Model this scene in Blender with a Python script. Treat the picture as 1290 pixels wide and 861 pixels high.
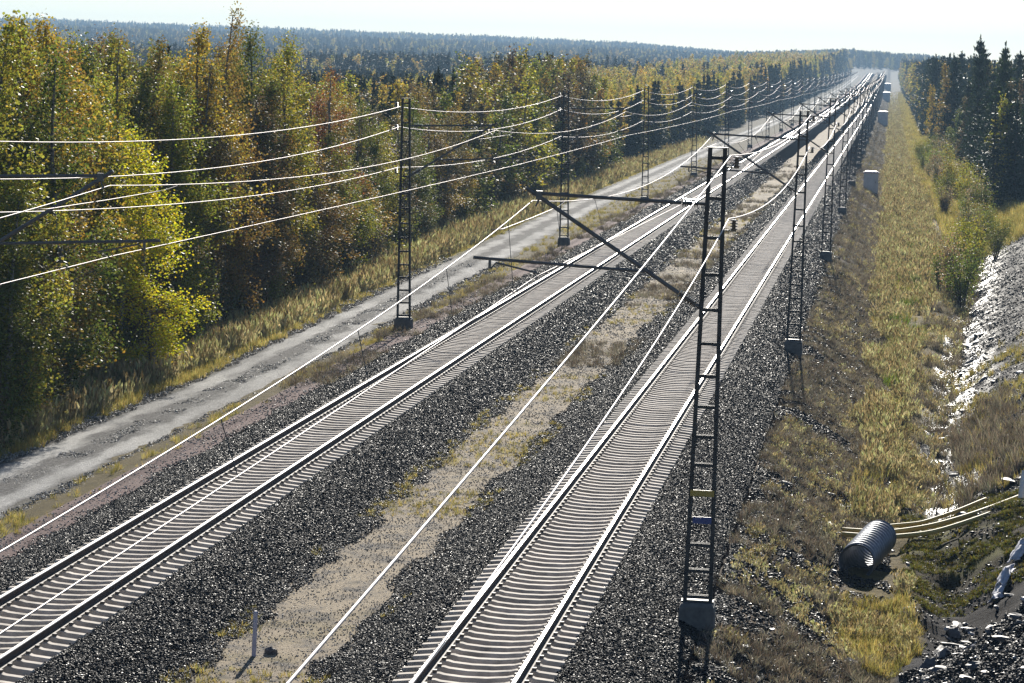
import bpy, bmesh, math, random
import numpy as np
from mathutils import Vector, Matrix, Quaternion

for o in list(bpy.data.objects): bpy.data.objects.remove(o)
SC = bpy.context.scene
C = SC.collection
RNG = np.random.default_rng(7)
random.seed(7)

# ------------------------------------------------------------------ camera
F_PX, PW, PH = 4350.0, 1290.0, 861.0
CAM_H = 9.9                                   # eye height above the rail heads (z = 0), on a road bridge
ROLL = 0.0355
dv = Vector((1123 - PW/2, -(93 - PH/2), -F_PX)).normalized()      # the track direction (+Y) in camera axes
uv = Vector((math.sin(ROLL), math.cos(ROLL), 0)); uv = (uv - uv.dot(dv)*dv).normalized()
rv = dv.cross(uv)
ROT = Matrix((rv, dv, uv))                    # camera axes -> world
cd = bpy.data.cameras.new('camera')
cam = bpy.data.objects.new('camera', cd); C.objects.link(cam)
cam.matrix_world = Matrix.Translation((0, 0, CAM_H)) @ ROT.to_4x4()
cd.sensor_fit = 'HORIZONTAL'; cd.sensor_width = 36.0; cd.lens = 36.0*F_PX/PW
cd.clip_start = 0.5; cd.clip_end = 30000
SC.camera = cam

# ------------------------------------------------------------------ sky, sun, exposure
SUN_EL, SUN_AZ = math.radians(21), math.radians(-2.0)     # the sun stands ahead, a little left of the track
w = bpy.data.worlds.new('World'); SC.world = w; w.use_nodes = True
nt = w.node_tree
sky = nt.nodes.new('ShaderNodeTexSky'); sky.sky_type = 'NISHITA'; sky.sun_disc = False
sky.sun_elevation = SUN_EL; sky.sun_rotation = SUN_AZ
sky.air_density = 0.8; sky.dust_density = 0.12; sky.ozone_density = 1.6; sky.altitude = 800
bg = nt.nodes['Background']; nt.links.new(sky.outputs[0], bg.inputs[0]); bg.inputs[1].default_value = 0.05
sl = bpy.data.lights.new('sun', 'SUN'); sl.energy = 5.0; sl.angle = math.radians(0.53); sl.color = (1.0, 0.94, 0.84)
sun = bpy.data.objects.new('sun', sl); C.objects.link(sun)
sdir = Vector((math.sin(SUN_AZ)*math.cos(SUN_EL), math.cos(SUN_AZ)*math.cos(SUN_EL), math.sin(SUN_EL)))
sun.rotation_euler = (-sdir).to_track_quat('-Z', 'Y').to_euler()
sun.location = (0, 0, 60)
SC.render.engine = 'CYCLES'
SC.view_settings.view_transform = 'Standard'; SC.view_settings.look = 'None'
SC.view_settings.gamma = 1.0; SC.view_settings.exposure = 0.9
SC.cycles.max_bounces = 6; SC.cycles.transparent_max_bounces = 8; SC.cycles.volume_bounces = 0

# ------------------------------------------------------------------ helpers
def tag(o, label=None, cat=None, group=None, kind=None):
    if label: o['label'] = label
    if cat: o['category'] = cat
    if group: o['group'] = group
    if kind: o['kind'] = kind
    return o

def link(name, me, mat=None, parent=None):
    if mat is not None and not me.materials: me.materials.append(mat)
    o = bpy.data.objects.new(name, me); C.objects.link(o)
    if parent is not None: o.parent = parent
    return o

def empty(name, loc, rz=0.0):
    o = bpy.data.objects.new(name, None); C.objects.link(o); o.location = loc; o.rotation_euler = (0, 0, rz)
    o.empty_display_size = 0.2
    return o

def me_from(name, V, Fc, smooth=False):
    me = bpy.data.meshes.new(name); me.from_pydata([tuple(v) for v in V], [], [tuple(f) for f in Fc]); me.update()
    if smooth: me.shade_smooth()
    return me

def me_np(name, V, Q, smooth=False):
    """fast mesh from arrays; Q is (n,3) or (n,4)"""
    V = np.asarray(V, np.float32); Q = np.asarray(Q, np.int32); k = Q.shape[1]
    me = bpy.data.meshes.new(name)
    me.vertices.add(len(V)); me.vertices.foreach_set('co', V.ravel())
    me.loops.add(Q.size); me.loops.foreach_set('vertex_index', Q.ravel())
    me.polygons.add(len(Q)); me.polygons.foreach_set('loop_start', np.arange(0, Q.size, k, dtype=np.int32))
    me.polygons.foreach_set('loop_total', np.full(len(Q), k, np.int32))
    me.update(calc_edges=True); me.validate()
    if smooth: me.shade_smooth()
    return me

class MB:
    def __init__(s): s.v = []; s.f = []
    def add(s, V, Fc):
        n = len(s.v); s.v += [tuple(v) for v in V]; s.f += [tuple(i+n for i in f) for f in Fc]
    def box(s, c, d, rot=None):
        x, y, z = d[0]/2, d[1]/2, d[2]/2
        V = [Vector(p) for p in ((-x,-y,-z),(x,-y,-z),(x,y,-z),(-x,y,-z),(-x,-y,z),(x,-y,z),(x,y,z),(-x,y,z))]
        if rot is not None: V = [rot @ v for v in V]
        c = Vector(c)
        s.add([v+c for v in V], [(3,2,1,0),(4,5,6,7),(0,1,5,4),(1,2,6,5),(2,3,7,6),(3,0,4,7)])
    def hexa(s, b, t):           # 4 bottom, 4 top corners
        s.add(list(b)+list(t), [(3,2,1,0),(4,5,6,7),(0,1,5,4),(1,2,6,5),(2,3,7,6),(3,0,4,7)])
    def tube(s, P, R, n=6, cap=True):
        P = [Vector(p) for p in P]
        R = [float(q) for q in R] if hasattr(R, "__len__") else [float(R)]*len(P)
        rings = []; up = None
        for i, p in enumerate(P):
            t = (P[min(i+1, len(P)-1)] - P[max(i-1, 0)])
            t = t.normalized() if t.length > 1e-9 else Vector((0, 0, 1))
            if up is None: up = t.orthogonal().normalized()
            up = (up - up.dot(t)*t)
            up = up.normalized() if up.length > 1e-6 else t.orthogonal().normalized()
            b = t.cross(up)
            rings.append([p + R[i]*(math.cos(2*math.pi*k/n)*up + math.sin(2*math.pi*k/n)*b) for k in range(n)])
        V = [v for r in rings for v in r]; Fc = []
        for i in range(len(P)-1):
            for k in range(n):
                Fc.append((i*n+k, i*n+(k+1) % n, (i+1)*n+(k+1) % n, (i+1)*n+k))
        if cap: Fc += [tuple(range(n-1, -1, -1)), tuple(range((len(P)-1)*n, len(P)*n))]
        s.add(V, Fc)
    def mesh(s, name, smooth=False): return me_from(name, s.v, s.f, smooth)
    def build(s, name, mat, parent=None, smooth=False): return link(name, s.mesh(name, smooth), mat, parent)

def rise(Y):                      # the line climbs gently far away
    return 2.6*np.maximum(0, (np.asarray(Y, float)-600)/1000)**2

def hsh(X, Y, s):                 # smooth value noise, numpy
    X = np.asarray(X, float)/s; Y = np.asarray(Y, float)/s
    xi, yi = np.floor(X), np.floor(Y); fx, fy = X-xi, Y-yi
    fx = fx*fx*(3-2*fx); fy = fy*fy*(3-2*fy)
    def h(a, b):
        v = np.sin(a*127.1+b*311.7)*43758.5453; return v-np.floor(v)
    return (h(xi, yi)*(1-fx)+h(xi+1, yi)*fx)*(1-fy)+(h(xi, yi+1)*(1-fx)+h(xi+1, yi+1)*fx)*fy

# ------------------------------------------------------------------ materials
MATS = {}
class Mat:
    def __init__(s, name):
        s.m = bpy.data.materials.new(name); s.m.use_nodes = True; s.t = s.m.node_tree
        s.p = s.t.nodes['Principled BSDF']; s.out = s.t.nodes['Material Output']; MATS[name] = s.m
    def n(s, typ, **kw):
        nd = s.t.nodes.new(typ)
        for k, v in kw.items():
            if isinstance(k, str) and hasattr(nd, k): setattr(nd, k, v)
        return nd
    def l(s, a, b): s.t.links.new(a, b)
    def coord(s):
        g = s.n('ShaderNodeNewGeometry'); return g.outputs['Position']
    def noise(s, scale, detail=4, rough=0.6, vec=None, stretch=None):
        nd = s.n('ShaderNodeTexNoise'); nd.inputs['Scale'].default_value = scale
        nd.inputs['Detail'].default_value = detail; nd.inputs['Roughness'].default_value = rough
        v = vec or s.coord()
        if stretch:
            mp = s.n('ShaderNodeMapping'); mp.inputs['Scale'].default_value = stretch; s.l(v, mp.inputs[0]); v = mp.outputs[0]
        s.l(v, nd.inputs['Vector']); return nd.outputs['Fac']
    def ramp(s, fac, stops):
        r = s.n('ShaderNodeValToRGB'); e = r.color_ramp.elements
        while len(e) < len(stops): e.new(0.5)
        for i, (p, c) in enumerate(stops):
            e[i].position = p; e[i].color = (*c, 1) if len(c) == 3 else c
        s.l(fac, r.inputs[0]); return r.outputs[0]
    def mix(s, fac, a, b, mode='MIX'):
        m = s.n('ShaderNodeMix'); m.data_type = 'RGBA'; m.blend_type = mode
        for sock, v in ((m.inputs[0], fac), (m.inputs[6], a), (m.inputs[7], b)):
            if isinstance(v, (int, float)): sock.default_value = v
            elif isinstance(v, tuple): sock.default_value = (*v, 1) if len(v) == 3 else v
            else: s.l(v, sock)
        return m.outputs[2]
    def math(s, op, a, b=0.0):
        m = s.n('ShaderNodeMath'); m.operation = op
        for i, v in enumerate((a, b)):
            if isinstance(v, (int, float)): m.inputs[i].default_value = v
            else: s.l(v, m.inputs[i])
        return m.outputs[0]
    def bump(s, h, strength=0.5, dist=0.05):
        b = s.n('ShaderNodeBump'); b.inputs['Strength'].default_value = strength; b.inputs['Distance'].default_value = dist
        s.l(h, b.inputs['Height']); s.l(b.outputs[0], s.p.inputs['Normal'])
    def col(s, c):
        if isinstance(c, tuple): s.p.inputs['Base Color'].default_value = (*c, 1)
        else: s.l(c, s.p.inputs['Base Color'])
        return s
    def set(s, rough=0.6, metal=0.0, spec=0.5):
        if isinstance(rough, (int, float)): s.p.inputs['Roughness'].default_value = rough
        else: s.l(rough, s.p.inputs['Roughness'])
        s.p.inputs['Metallic'].default_value = metal
        if spec is not None: s.p.inputs['Specular IOR Level'].default_value = spec
        return s

def simple(name, c, rough=0.6, metal=0.0, spec=0.5, var=0.25, scale=8.0):
    m = Mat(name); f = m.noise(scale, 5, 0.65)
    a = tuple(x*(1-var) for x in c); b = tuple(min(1, x*(1+var)) for x in c)
    m.col(m.ramp(f, [(0.3, a), (0.7, b)])).set(rough, metal, spec)
    return m

def leafy(name, source, trans=0.5, rough=0.42, spec=0.5, vmin=0.5, vmax=1.4, stops=None, warm=(1.25, 0.92, 0.8)):
    """source 'object' takes the object's own colour, 'random' a ramp over the instance's random number"""
    m = Mat(name); oi = m.n('ShaderNodeObjectInfo'); g = m.n('ShaderNodeNewGeometry')
    base = oi.outputs['Color'] if source == 'object' else m.ramp(oi.outputs['Random'], stops)
    v = m.n('ShaderNodeMapRange'); v.inputs['To Min'].default_value = vmin; v.inputs['To Max'].default_value = vmax
    m.l(g.outputs['Random Per Island'], v.inputs['Value'])
    # some leaves turn towards brown or yellow
    r2 = m.math('FRACT', m.math('MULTIPLY', g.outputs['Random Per Island'], 17.3))
    tint = m.ramp(r2, [(0.0, (0.75, 0.95, 0.8)), (0.5, (1, 1, 1)), (1.0, warm)])
    c = m.mix(1.0, base, tint, 'MULTIPLY')
    sc = m.n('ShaderNodeVectorMath'); sc.operation = 'SCALE'; m.l(c, sc.inputs[0]); m.l(v.outputs[0], sc.inputs['Scale'])
    m.col(sc.outputs[0]).set(rough, 0, spec)
    tr = m.n('ShaderNodeBsdfTranslucent'); tb = m.n('ShaderNodeVectorMath'); tb.operation = 'MULTIPLY'
    m.l(sc.outputs[0], tb.inputs[0]); tb.inputs[1].default_value = (1.25, 1.25, 0.95); m.l(tb.outputs[0], tr.inputs[0])
    ms = m.n('ShaderNodeMixShader'); ms.inputs[0].default_value = trans
    m.l(m.p.outputs[0], ms.inputs[1]); m.l(tr.outputs[0], ms.inputs[2]); m.l(ms.outputs[0], m.out.inputs[0])
    return m.m

# --- stone, soil and track materials
def stone_mat(name, stops, rough=(0.3, 0.6), spec=0.5):
    m = Mat(name); oi = m.n('ShaderNodeObjectInfo')
    c = m.ramp(oi.outputs['Random'], stops); nz = m.noise(30, 3, 0.6)
    c = m.mix(0.5, c, m.ramp(nz, [(0.3, (0.45, 0.45, 0.45)), (0.7, (1.3, 1.3, 1.3))]), 'MULTIPLY')
    v = m.n('ShaderNodeMapRange'); v.inputs['To Min'].default_value = rough[0]; v.inputs['To Max'].default_value = rough[1]
    m.l(m.math('FRACT', m.math('MULTIPLY', oi.outputs['Random'], 37.7)), v.inputs['Value'])
    m.col(c).set(v.outputs[0], 0, spec); return m.m
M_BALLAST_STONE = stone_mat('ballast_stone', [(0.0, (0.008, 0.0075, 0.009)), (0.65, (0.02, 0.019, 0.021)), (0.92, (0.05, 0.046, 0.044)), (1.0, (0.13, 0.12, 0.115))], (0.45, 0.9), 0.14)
M_SPOIL_STONE = stone_mat('spoil_stone', [(0.0, (0.010, 0.010, 0.013)), (0.75, (0.03, 0.029, 0.033)), (1.0, (0.16, 0.15, 0.15))], (0.45, 0.85), 0.12)
M_SAND_STONE = stone_mat('gravel_stone', [(0.0, (0.14, 0.12, 0.10)), (0.5, (0.34, 0.30, 0.25)), (1.0, (0.6, 0.56, 0.52))], (0.5, 0.9), 0.2)

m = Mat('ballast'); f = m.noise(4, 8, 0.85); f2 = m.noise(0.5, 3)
c = m.ramp(f, [(0.40, (0.003, 0.003, 0.004)), (0.56, (0.009, 0.0085, 0.0095)), (0.70, (0.05, 0.048, 0.048))])  # bed darker than its stone: shade between stones is put into the colour
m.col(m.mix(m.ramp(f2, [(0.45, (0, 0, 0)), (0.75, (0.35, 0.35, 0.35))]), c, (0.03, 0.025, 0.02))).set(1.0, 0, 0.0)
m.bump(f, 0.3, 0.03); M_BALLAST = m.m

m = Mat('median_sand'); f = m.noise(14, 6, 0.8); f2 = m.noise(0.45, 4, 0.6); f3 = m.noise(2.2, 4, 0.6, stretch=(1, 0.5, 1))
c = m.ramp(f, [(0.25, (0.20, 0.155, 0.105)), (0.5, (0.38, 0.31, 0.22)), (0.8, (0.58, 0.51, 0.40))])
c = m.mix(m.ramp(f3, [(0.45, (0, 0, 0)), (0.65, (0.8, 0.8, 0.8))]), c, m.ramp(f, [(0.3, (0.05, 0.047, 0.045)), (0.7, (0.19, 0.18, 0.175))]))
c = m.mix(m.ramp(f2, [(0.55, (0, 0, 0)), (0.7, (0.6, 0.6, 0.6))]), c, (0.17, 0.14, 0.05))
m.col(c).set(0.9, 0, 0.04); m.bump(f, 0.8, 0.04); M_MEDIAN = m.m

m = Mat('red_gravel'); f = m.noise(16, 6, 0.8); f2 = m.noise(0.8, 4)
c = m.ramp(f, [(0.25, (0.075, 0.045, 0.042)), (0.5, (0.17, 0.11, 0.105)), (0.8, (0.30, 0.22, 0.21))])
m.col(m.mix(m.ramp(f2, [(0.4, (0, 0, 0)), (0.8, (0.5, 0.5, 0.5))]), c, (0.16, 0.14, 0.12))).set(0.9, 0, 0.04); m.bump(f, 0.8, 0.04); M_RED = m.m

# gravel road: attribute u runs 0..1 across; packed pale wheel tracks with backlit glare put into their colour, loose grey gravel between
m = Mat('gravel_road'); at = m.n('ShaderNodeAttribute'); at.attribute_name = 'u'
f = m.noise(11, 6, 0.8); f2 = m.noise(1.2, 5, 0.65, stretch=(1, 0.22, 1)); f3 = m.noise(0.12, 3)
u = at.outputs['Fac']
u = m.math('ADD', u, m.math('MULTIPLY', m.math('SUBTRACT', f2, 0.5), 0.45))
d1 = m.math('ABSOLUTE', m.math('SUBTRACT', u, 0.27)); d2 = m.math('ABSOLUTE', m.math('SUBTRACT', u, 0.74))
tr = m.ramp(m.math('MINIMUM', d1, d2), [(0.05, (1, 1, 1)), (0.16, (0, 0, 0))])
tr = m.mix(1.0, tr, m.ramp(f3, [(0.3, (0.45, 0.45, 0.45)), (0.6, (1, 1, 1))]), 'MULTIPLY')
c = m.mix(tr, m.ramp(f, [(0.3, (0.035, 0.035, 0.037)), (0.5, (0.11, 0.107, 0.105)), (0.7, (0.30, 0.29, 0.28))]),
          m.ramp(f, [(0.3, (0.26, 0.255, 0.245)), (0.6, (0.62, 0.61, 0.59))]))
edge = m.ramp(m.math('ABSOLUTE', m.math('SUBTRACT', u, 0.5)), [(0.36, (0, 0, 0)), (0.48, (0.8, 0.8, 0.8))])
c = m.mix(edge, c, m.ramp(f, [(0.3, (0.08, 0.075, 0.06)), (0.7, (0.2, 0.18, 0.12))]))
m.col(c).set(0.9, 0, 0.04); m.bump(f, 1.0, 0.08); M_ROAD = m.m

# ground: broad soil colour and wetness are stored per vertex by zone, grain comes from noise
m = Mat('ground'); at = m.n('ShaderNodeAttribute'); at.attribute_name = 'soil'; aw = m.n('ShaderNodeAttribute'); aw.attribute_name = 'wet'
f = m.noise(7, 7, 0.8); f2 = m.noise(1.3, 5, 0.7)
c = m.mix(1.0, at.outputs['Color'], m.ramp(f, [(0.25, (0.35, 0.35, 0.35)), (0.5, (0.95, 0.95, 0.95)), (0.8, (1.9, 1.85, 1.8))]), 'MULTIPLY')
c = m.mix(0.7, c, m.ramp(f2, [(0.3, (0.6, 0.6, 0.6)), (0.7, (1.4, 1.35, 1.25))]), 'MULTIPLY')
wetf = m.math('MULTIPLY', aw.outputs['Fac'], m.ramp(m.noise(1.1, 5, 0.7, stretch=(1.6, 0.6, 1)), [(0.40, (0, 0, 0)), (0.56, (1, 1, 1))]))
v = m.n('ShaderNodeMapRange'); v.inputs['To Min'].default_value = 0.85; v.inputs['To Max'].default_value = 0.3; m.l(wetf, v.inputs['Value'])
m.l(m.math('ADD', m.math('MULTIPLY', wetf, 0.22), 0.02), m.p.inputs['Specular IOR Level']); m.col(c).set(v.outputs[0], 0, None); m.bump(m.math('ADD', f, m.math('MULTIPLY', f2, 1.0)), 0.8, 0.10); M_GROUND = m.m

M_SLEEPER = simple('sleeper_concrete', (0.50, 0.445, 0.39), 0.8, 0, 0.08, var=0.45, scale=2.2).m
m = Mat('rail_steel')
f = m.noise(3, 5, 0.7); m.col(m.ramp(f, [(0.3, (0.035, 0.022, 0.018)), (0.7, (0.085, 0.055, 0.045))])).set(0.75, 0.0, 0.3); M_RAIL = m.m
m = Mat('rail_head'); f = m.noise(2, 4, 0.6, stretch=(6, 0.2, 1)); m.col(m.ramp(f, [(0.3, (0.30, 0.285, 0.28)), (0.7, (0.46, 0.44, 0.43))])).set(0.46, 1.0, 0.5); M_RAILTOP = m.m
M_CLIP = simple('rail_clip', (0.10, 0.085, 0.075), 0.7, 0.1, var=0.4, scale=20).m
m = Mat('mast_steel'); f = m.noise(3, 6, 0.7); m.col(m.ramp(f, [(0.3, (0.022, 0.022, 0.024)), (0.7, (0.06, 0.058, 0.06))])).set(0.6, 0.2, 0.3); M_MAST = m.m
M_TUBE = simple('bracket_steel', (0.10, 0.10, 0.105), 0.5, 0.35, var=0.3).m
M_CONC = simple('footing_concrete', (0.13, 0.125, 0.12), 0.85, var=0.35, scale=6).m
M_INSUL = simple('porcelain', (0.06, 0.04, 0.035), 0.18, 0, 0.6, var=0.2).m
M_WIRE = simple('wire_aluminium', (0.46, 0.42, 0.43), 0.6, 0.45, 0.3, var=0.08, scale=2).m
M_WIRECU = simple('wire_copper', (0.44, 0.39, 0.385), 0.6, 0.45, 0.3, var=0.1, scale=2).m
M_BARK = Mat('birch_bark'); f = M_BARK.noise(4, 5, 0.7, stretch=(1, 1, 2.5))
M_BARK.col(M_BARK.ramp(f, [(0.42, (0.04, 0.035, 0.03)), (0.55, (0.2, 0.185, 0.17)), (0.8, (0.38, 0.36, 0.33))])).set(0.8); M_BARK = M_BARK.m
M_PBARK = simple('pine_bark', (0.09, 0.06, 0.045), 0.9, var=0.4).m
M_LEAF = leafy('birch_leaves', 'object', 0.45, 0.55, 0.18)
M_NEEDLE = leafy('needles', 'object', 0.18, 0.55, 0.3, 0.6, 1.3)
M_FARB = leafy('far_birch_leaves', 'random', 0.65, 0.6, 0.2, stops=[(0.0, (0.19, 0.20, 0.045)), (0.25, (0.34, 0.26, 0.05)), (0.5, (0.22, 0.165, 0.08)), (0.75, (0.27, 0.26, 0.05)), (1.0, (0.37, 0.25, 0.06))])
M_FARN = leafy('far_needles', 'random', 0.15, 0.6, 0.3, stops=[(0.0, (0.018, 0.03, 0.018)), (0.6, (0.03, 0.045, 0.022)), (1.0, (0.05, 0.06, 0.025))])
M_STRAW = leafy('straw_grass', 'random', 0.35, 0.7, 0.15, warm=(1.1, 1.0, 0.95), stops=[(0.0, (0.30, 0.235, 0.135)), (0.5, (0.50, 0.41, 0.26)), (1.0, (0.70, 0.61, 0.43))])
M_GOLD = leafy('gold_grass', 'random', 0.35, 0.7, 0.15, warm=(1.1, 1.0, 0.95), stops=[(0.0, (0.15, 0.13, 0.04)), (0.5, (0.34, 0.265, 0.10)), (1.0, (0.50, 0.40, 0.18))])
M_GREENG = leafy('green_grass', 'random', 0.35, 0.7, 0.15, warm=(1.1, 1.0, 0.95), stops=[(0.0, (0.07, 0.11, 0.02)), (0.6, (0.16, 0.2, 0.03)), (1.0, (0.28, 0.26, 0.05))])
M_BROWNG = leafy('brown_weed', 'random', 0.25, 0.7, 0.15, warm=(1.1, 1.0, 1.0), stops=[(0.0, (0.085, 0.065, 0.058)), (0.5, (0.20, 0.16, 0.14)), (1.0, (0.36, 0.31, 0.27))])
M_MOSS = leafy('moss', 'random', 0.25, 0.7, 0.2, stops=[(0.0, (0.05, 0.045, 0.012)), (0.5, (0.12, 0.12, 0.025)), (1.0, (0.22, 0.21, 0.05))])

# ------------------------------------------------------------------ scatter with geometry nodes (for what nobody could count)
def source_collection(name, meshes):
    col = bpy.data.collections.new(name)
    for i, me in enumerate(meshes):
        o = bpy.data.objects.new('%s_%02d' % (name, i), me); col.objects.link(o)
    return col

def scatter(name, pts, rot, scl, idx, col, label=None, cat=None, parent=None):
    pts = np.asarray(pts, np.float32); n = len(pts)
    me = bpy.data.meshes.new(name); me.vertices.add(n); me.vertices.foreach_set('co', pts.ravel())
    for an, ty, arr in (('rot', 'FLOAT_VECTOR', rot), ('scl', 'FLOAT_VECTOR', scl)):
        a = me.attributes.new(an, ty, 'POINT'); a.data.foreach_set('vector', np.asarray(arr, np.float32).ravel())
    a = me.attributes.new('idx', 'INT', 'POINT'); a.data.foreach_set('value', np.asarray(idx, np.int32))
    o = bpy.data.objects.new(name, me); C.objects.link(o)
    g = bpy.data.node_groups.new(name + '_nodes', 'GeometryNodeTree')
    g.interface.new_socket('Geometry', in_out='INPUT', socket_type='NodeSocketGeometry')
    g.interface.new_socket('Geometry', in_out='OUTPUT', socket_type='NodeSocketGeometry')
    i_ = g.nodes.new('NodeGroupInput'); o_ = g.nodes.new('NodeGroupOutput')
    ip = g.nodes.new('GeometryNodeInstanceOnPoints'); ci = g.nodes.new('GeometryNodeCollectionInfo')
    ci.inputs['Collection'].default_value = col; ci.inputs['Separate Children'].default_value = True; ci.inputs['Reset Children'].default_value = True
    g.links.new(i_.outputs[0], ip.inputs['Points']); g.links.new(ci.outputs[0], ip.inputs['Instance']); ip.inputs['Pick Instance'].default_value = True
    for an, ty, sock in (('rot', 'FLOAT_VECTOR', 'Rotation'), ('scl', 'FLOAT_VECTOR', 'Scale'), ('idx', 'INT', 'Instance Index')):
        na = g.nodes.new('GeometryNodeInputNamedAttribute'); na.data_type = ty; na.inputs['Name'].default_value = an
        g.links.new(na.outputs[0], ip.inputs[sock])
    g.links.new(ip.outputs[0], o_.inputs[0])
    md = o.modifiers.new('scatter', 'NODES'); md.node_group = g
    tag(o, label, cat, kind='stuff')
    if parent is not None: o.parent = parent
    return o

def pts_in(n_per, X0, X1, Y0, Y1, falloff=None, seed=0):
    """random points in a strip X0(Y)..X1(Y); density n_per per m2, thinned by falloff(Y)"""
    r = np.random.default_rng(seed); fx0 = X0 if callable(X0) else (lambda y: np.full_like(y, X0)); fx1 = X1 if callable(X1) else (lambda y: np.full_like(y, X1))
    ys = np.linspace(Y0, Y1, 400); wmax = np.max(fx1(ys)-fx0(ys)); n = int(n_per*wmax*(Y1-Y0))
    Y = r.uniform(Y0, Y1, n); keep = np.ones(n, bool)
    if falloff is not None: keep = r.random(n) < falloff(Y)
    Y = Y[keep]; a, b = fx0(Y), fx1(Y)
    X = a + r.random(len(Y))*wmax; k = X < b
    return X[k], Y[k]

# ------------------------------------------------------------------ terrain
TR, TL = -6.48, -14.95                         # track centre lines
XE_Y = [40, 92, 104, 132, 161, 206, 285, 385, 585, 1500, 6000]
XE_X = [-23.0, -24.3, -25.2, -26.4, -26.8, -28.0, -28.6, -28.4, -29.4, -30, -30]
def edge(Y): return np.interp(Y, XE_Y, XE_X)   # the foot of the forest edge
RC_Y = [40, 80, 113, 140, 180, 262, 420, 700, 2600]; RC_X = [-21.9, -21.7, -21.4, -21.8, -22.3, -23.4, -24.0, -24.2, -24.2]
def road_c(Y): return np.interp(Y, RC_Y, RC_X)
def dshift(Y): return np.interp(Y, [0, 112, 174, 235, 300, 420], [0, 0, 2.2, 4.6, 5.6, 5.6])
PX = [-400, -24, -23.2, -20.2, -19.3, -18.6, -3.6, -2.7, -0.7, 0.9, 1.55, 2.1, 3.2, 5.6, 7.5, 9.5, 400]
PZ = [-1.35, -1.25, -1.03, -1.0, -0.82, -0.76, -0.80, -0.95, -2.15, -2.3, -2.72, -2.7, -2.0, -0.75, -0.3, -0.25, -0.25]
def gz(X, Y, rough=True):
    X = np.asarray(X, float); Y = np.asarray(Y, float)
    s = dshift(Y)+(hsh(Y*0+5, Y, 9.0)-0.5)*0.9*np.clip((Y-96)/8, 0, 1)+(hsh(Y*0+15, Y, 3.0)-0.5)*0.4*np.clip((Y-96)/8, 0, 1); Xs = np.where(X > 0.9+s, X-s, np.where(X > 0.4, 0.4+(X-0.4)*(0.5/(0.5+s)), X))
    z = np.interp(Xs, PX, PZ)
    # the far right side levels out beyond the cutting
    k = np.clip((Y-260)/70, 0, 1); z = np.where(X > 0, z*(1-k)+k*np.interp(X, [0, 8, 400], [-2.1, -1.3, -1.0]), z)
    # an earth plug across the ditch, and a heap of spoil in front of it
    pl = np.exp(-((Y-89.5)/6.0)**2)*np.clip((X-0.5)/3.2, 0, 1)**0.8*np.clip((9-X)/2, 0, 1)
    z = z + pl*np.clip(-1.2-z, 0, 2)*0.95
    hp = np.clip((74.5-Y)/7.0, 0, 1)*np.clip((X-0.4)/2.6, 0, 1); z = z + hp*np.clip(-0.55+0.05*X-z, 0, 3)
    # distant hills
    R = np.hypot(X, Y); hill = 7*np.clip((R-900)/700, 0, 1)+31*np.clip((R-1700)/2300, 0, 1)**1.3
    side = np.clip((np.abs(X+8)-35)/120, 0, 1)
    hill = hill*np.interp(X/np.maximum(Y, 1), [-0.25, -0.08, 0.0, 0.05], [1.08, 0.82, 0.34, 0.25])*np.maximum(side, np.clip((Y-2500)/400, 0, 1))*(0.75+0.5*hsh(X+500, Y, 900))
    z = z + np.where(side < 1, rise(np.minimum(Y, 2700))*(1-side), 0) + hill
    if rough:
        nr = np.where((X > -3.2) & (X < 12), 1.0, np.where((X < -23.5) | (X > 12), 0.8, 0.15))
        z = z + nr*((hsh(X, Y, 1.7)-0.5)*0.22+(hsh(X+9, Y, 0.6)-0.5)*np.where((X > 0.5) & (Y < 120), 0.22, 0.12)*(Y < 200))
    return z

xs = np.unique(np.concatenate([np.arange(-30, -18, 0.6), np.arange(-18, -3.4, 1.2), np.arange(-3.4, 9.0, 0.22), np.arange(9, 20, 1.0),
      -30-np.cumsum(1.5*1.14**np.arange(38)), 20+np.cumsum(1.5*1.14**np.arange(36))]).round(3))
ys = np.concatenate([np.arange(30, 52, 2), np.arange(52, 130, 0.35), np.arange(130, 300, 1.2), 300+np.cumsum(3*1.045**np.arange(98))])
ys = ys[ys < 5600]
GX, GY = np.meshgrid(xs, ys); GZ = gz(GX, GY)
nx, ny = len(xs), len(ys)
I = np.arange(nx*ny).reshape(ny, nx)
Q = np.stack([I[:-1, :-1], I[:-1, 1:], I[1:, 1:], I[1:, :-1]], -1).reshape(-1, 4)
me = me_np('ground', np.stack([GX, GY, GZ], -1).reshape(-1, 3), Q, True)
col = np.zeros((ny, nx, 4), np.float32); col[..., 3] = 1
def zone(mask, c, soft=None):
    k = np.clip(mask, 0, 1)[..., None]; col[..., :3] = col[..., :3]*(1-k)+np.array(c)*k
sx = GX-dshift(GY)
n1 = hsh(GX, GY, 2.3); n2 = hsh(GX+40, GY, 0.9)
zone(np.ones_like(GX), (0.075, 0.065, 0.035))
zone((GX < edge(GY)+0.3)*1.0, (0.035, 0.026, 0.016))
zone(((GX > edge(GY)+0.3) & (GX < -17))*1.0, (0.13, 0.105, 0.05))
zone(((GX > -18.8) & (GX < -3.0))*1.0, (0.10, 0.085, 0.07))
zone(((GX >= -3.9) & (GX < -0.4))*1.0, (0.085, 0.07, 0.062))
zone(((GX >= -3.2) & (GX < -0.2))*np.clip((n1-0.45)*5, 0, 1), (0.14, 0.105, 0.075))
zone(((GX >= -0.6) & (sx < 1.3))*1.0, (0.16, 0.125, 0.055))
zone(((sx >= 1.2) & (GX < 12) & (GY < 300))*1.0, (0.030, 0.027, 0.028))
plug = (np.exp(-((GY-90)/6.5)**2) > 0.35) & (GX > 0.9) & (GX < 9)
zone(plug*1.0, (0.05, 0.04, 0.022)); zone(plug*np.clip((n2-0.4)*4, 0, 1), (0.11, 0.105, 0.028))
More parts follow.
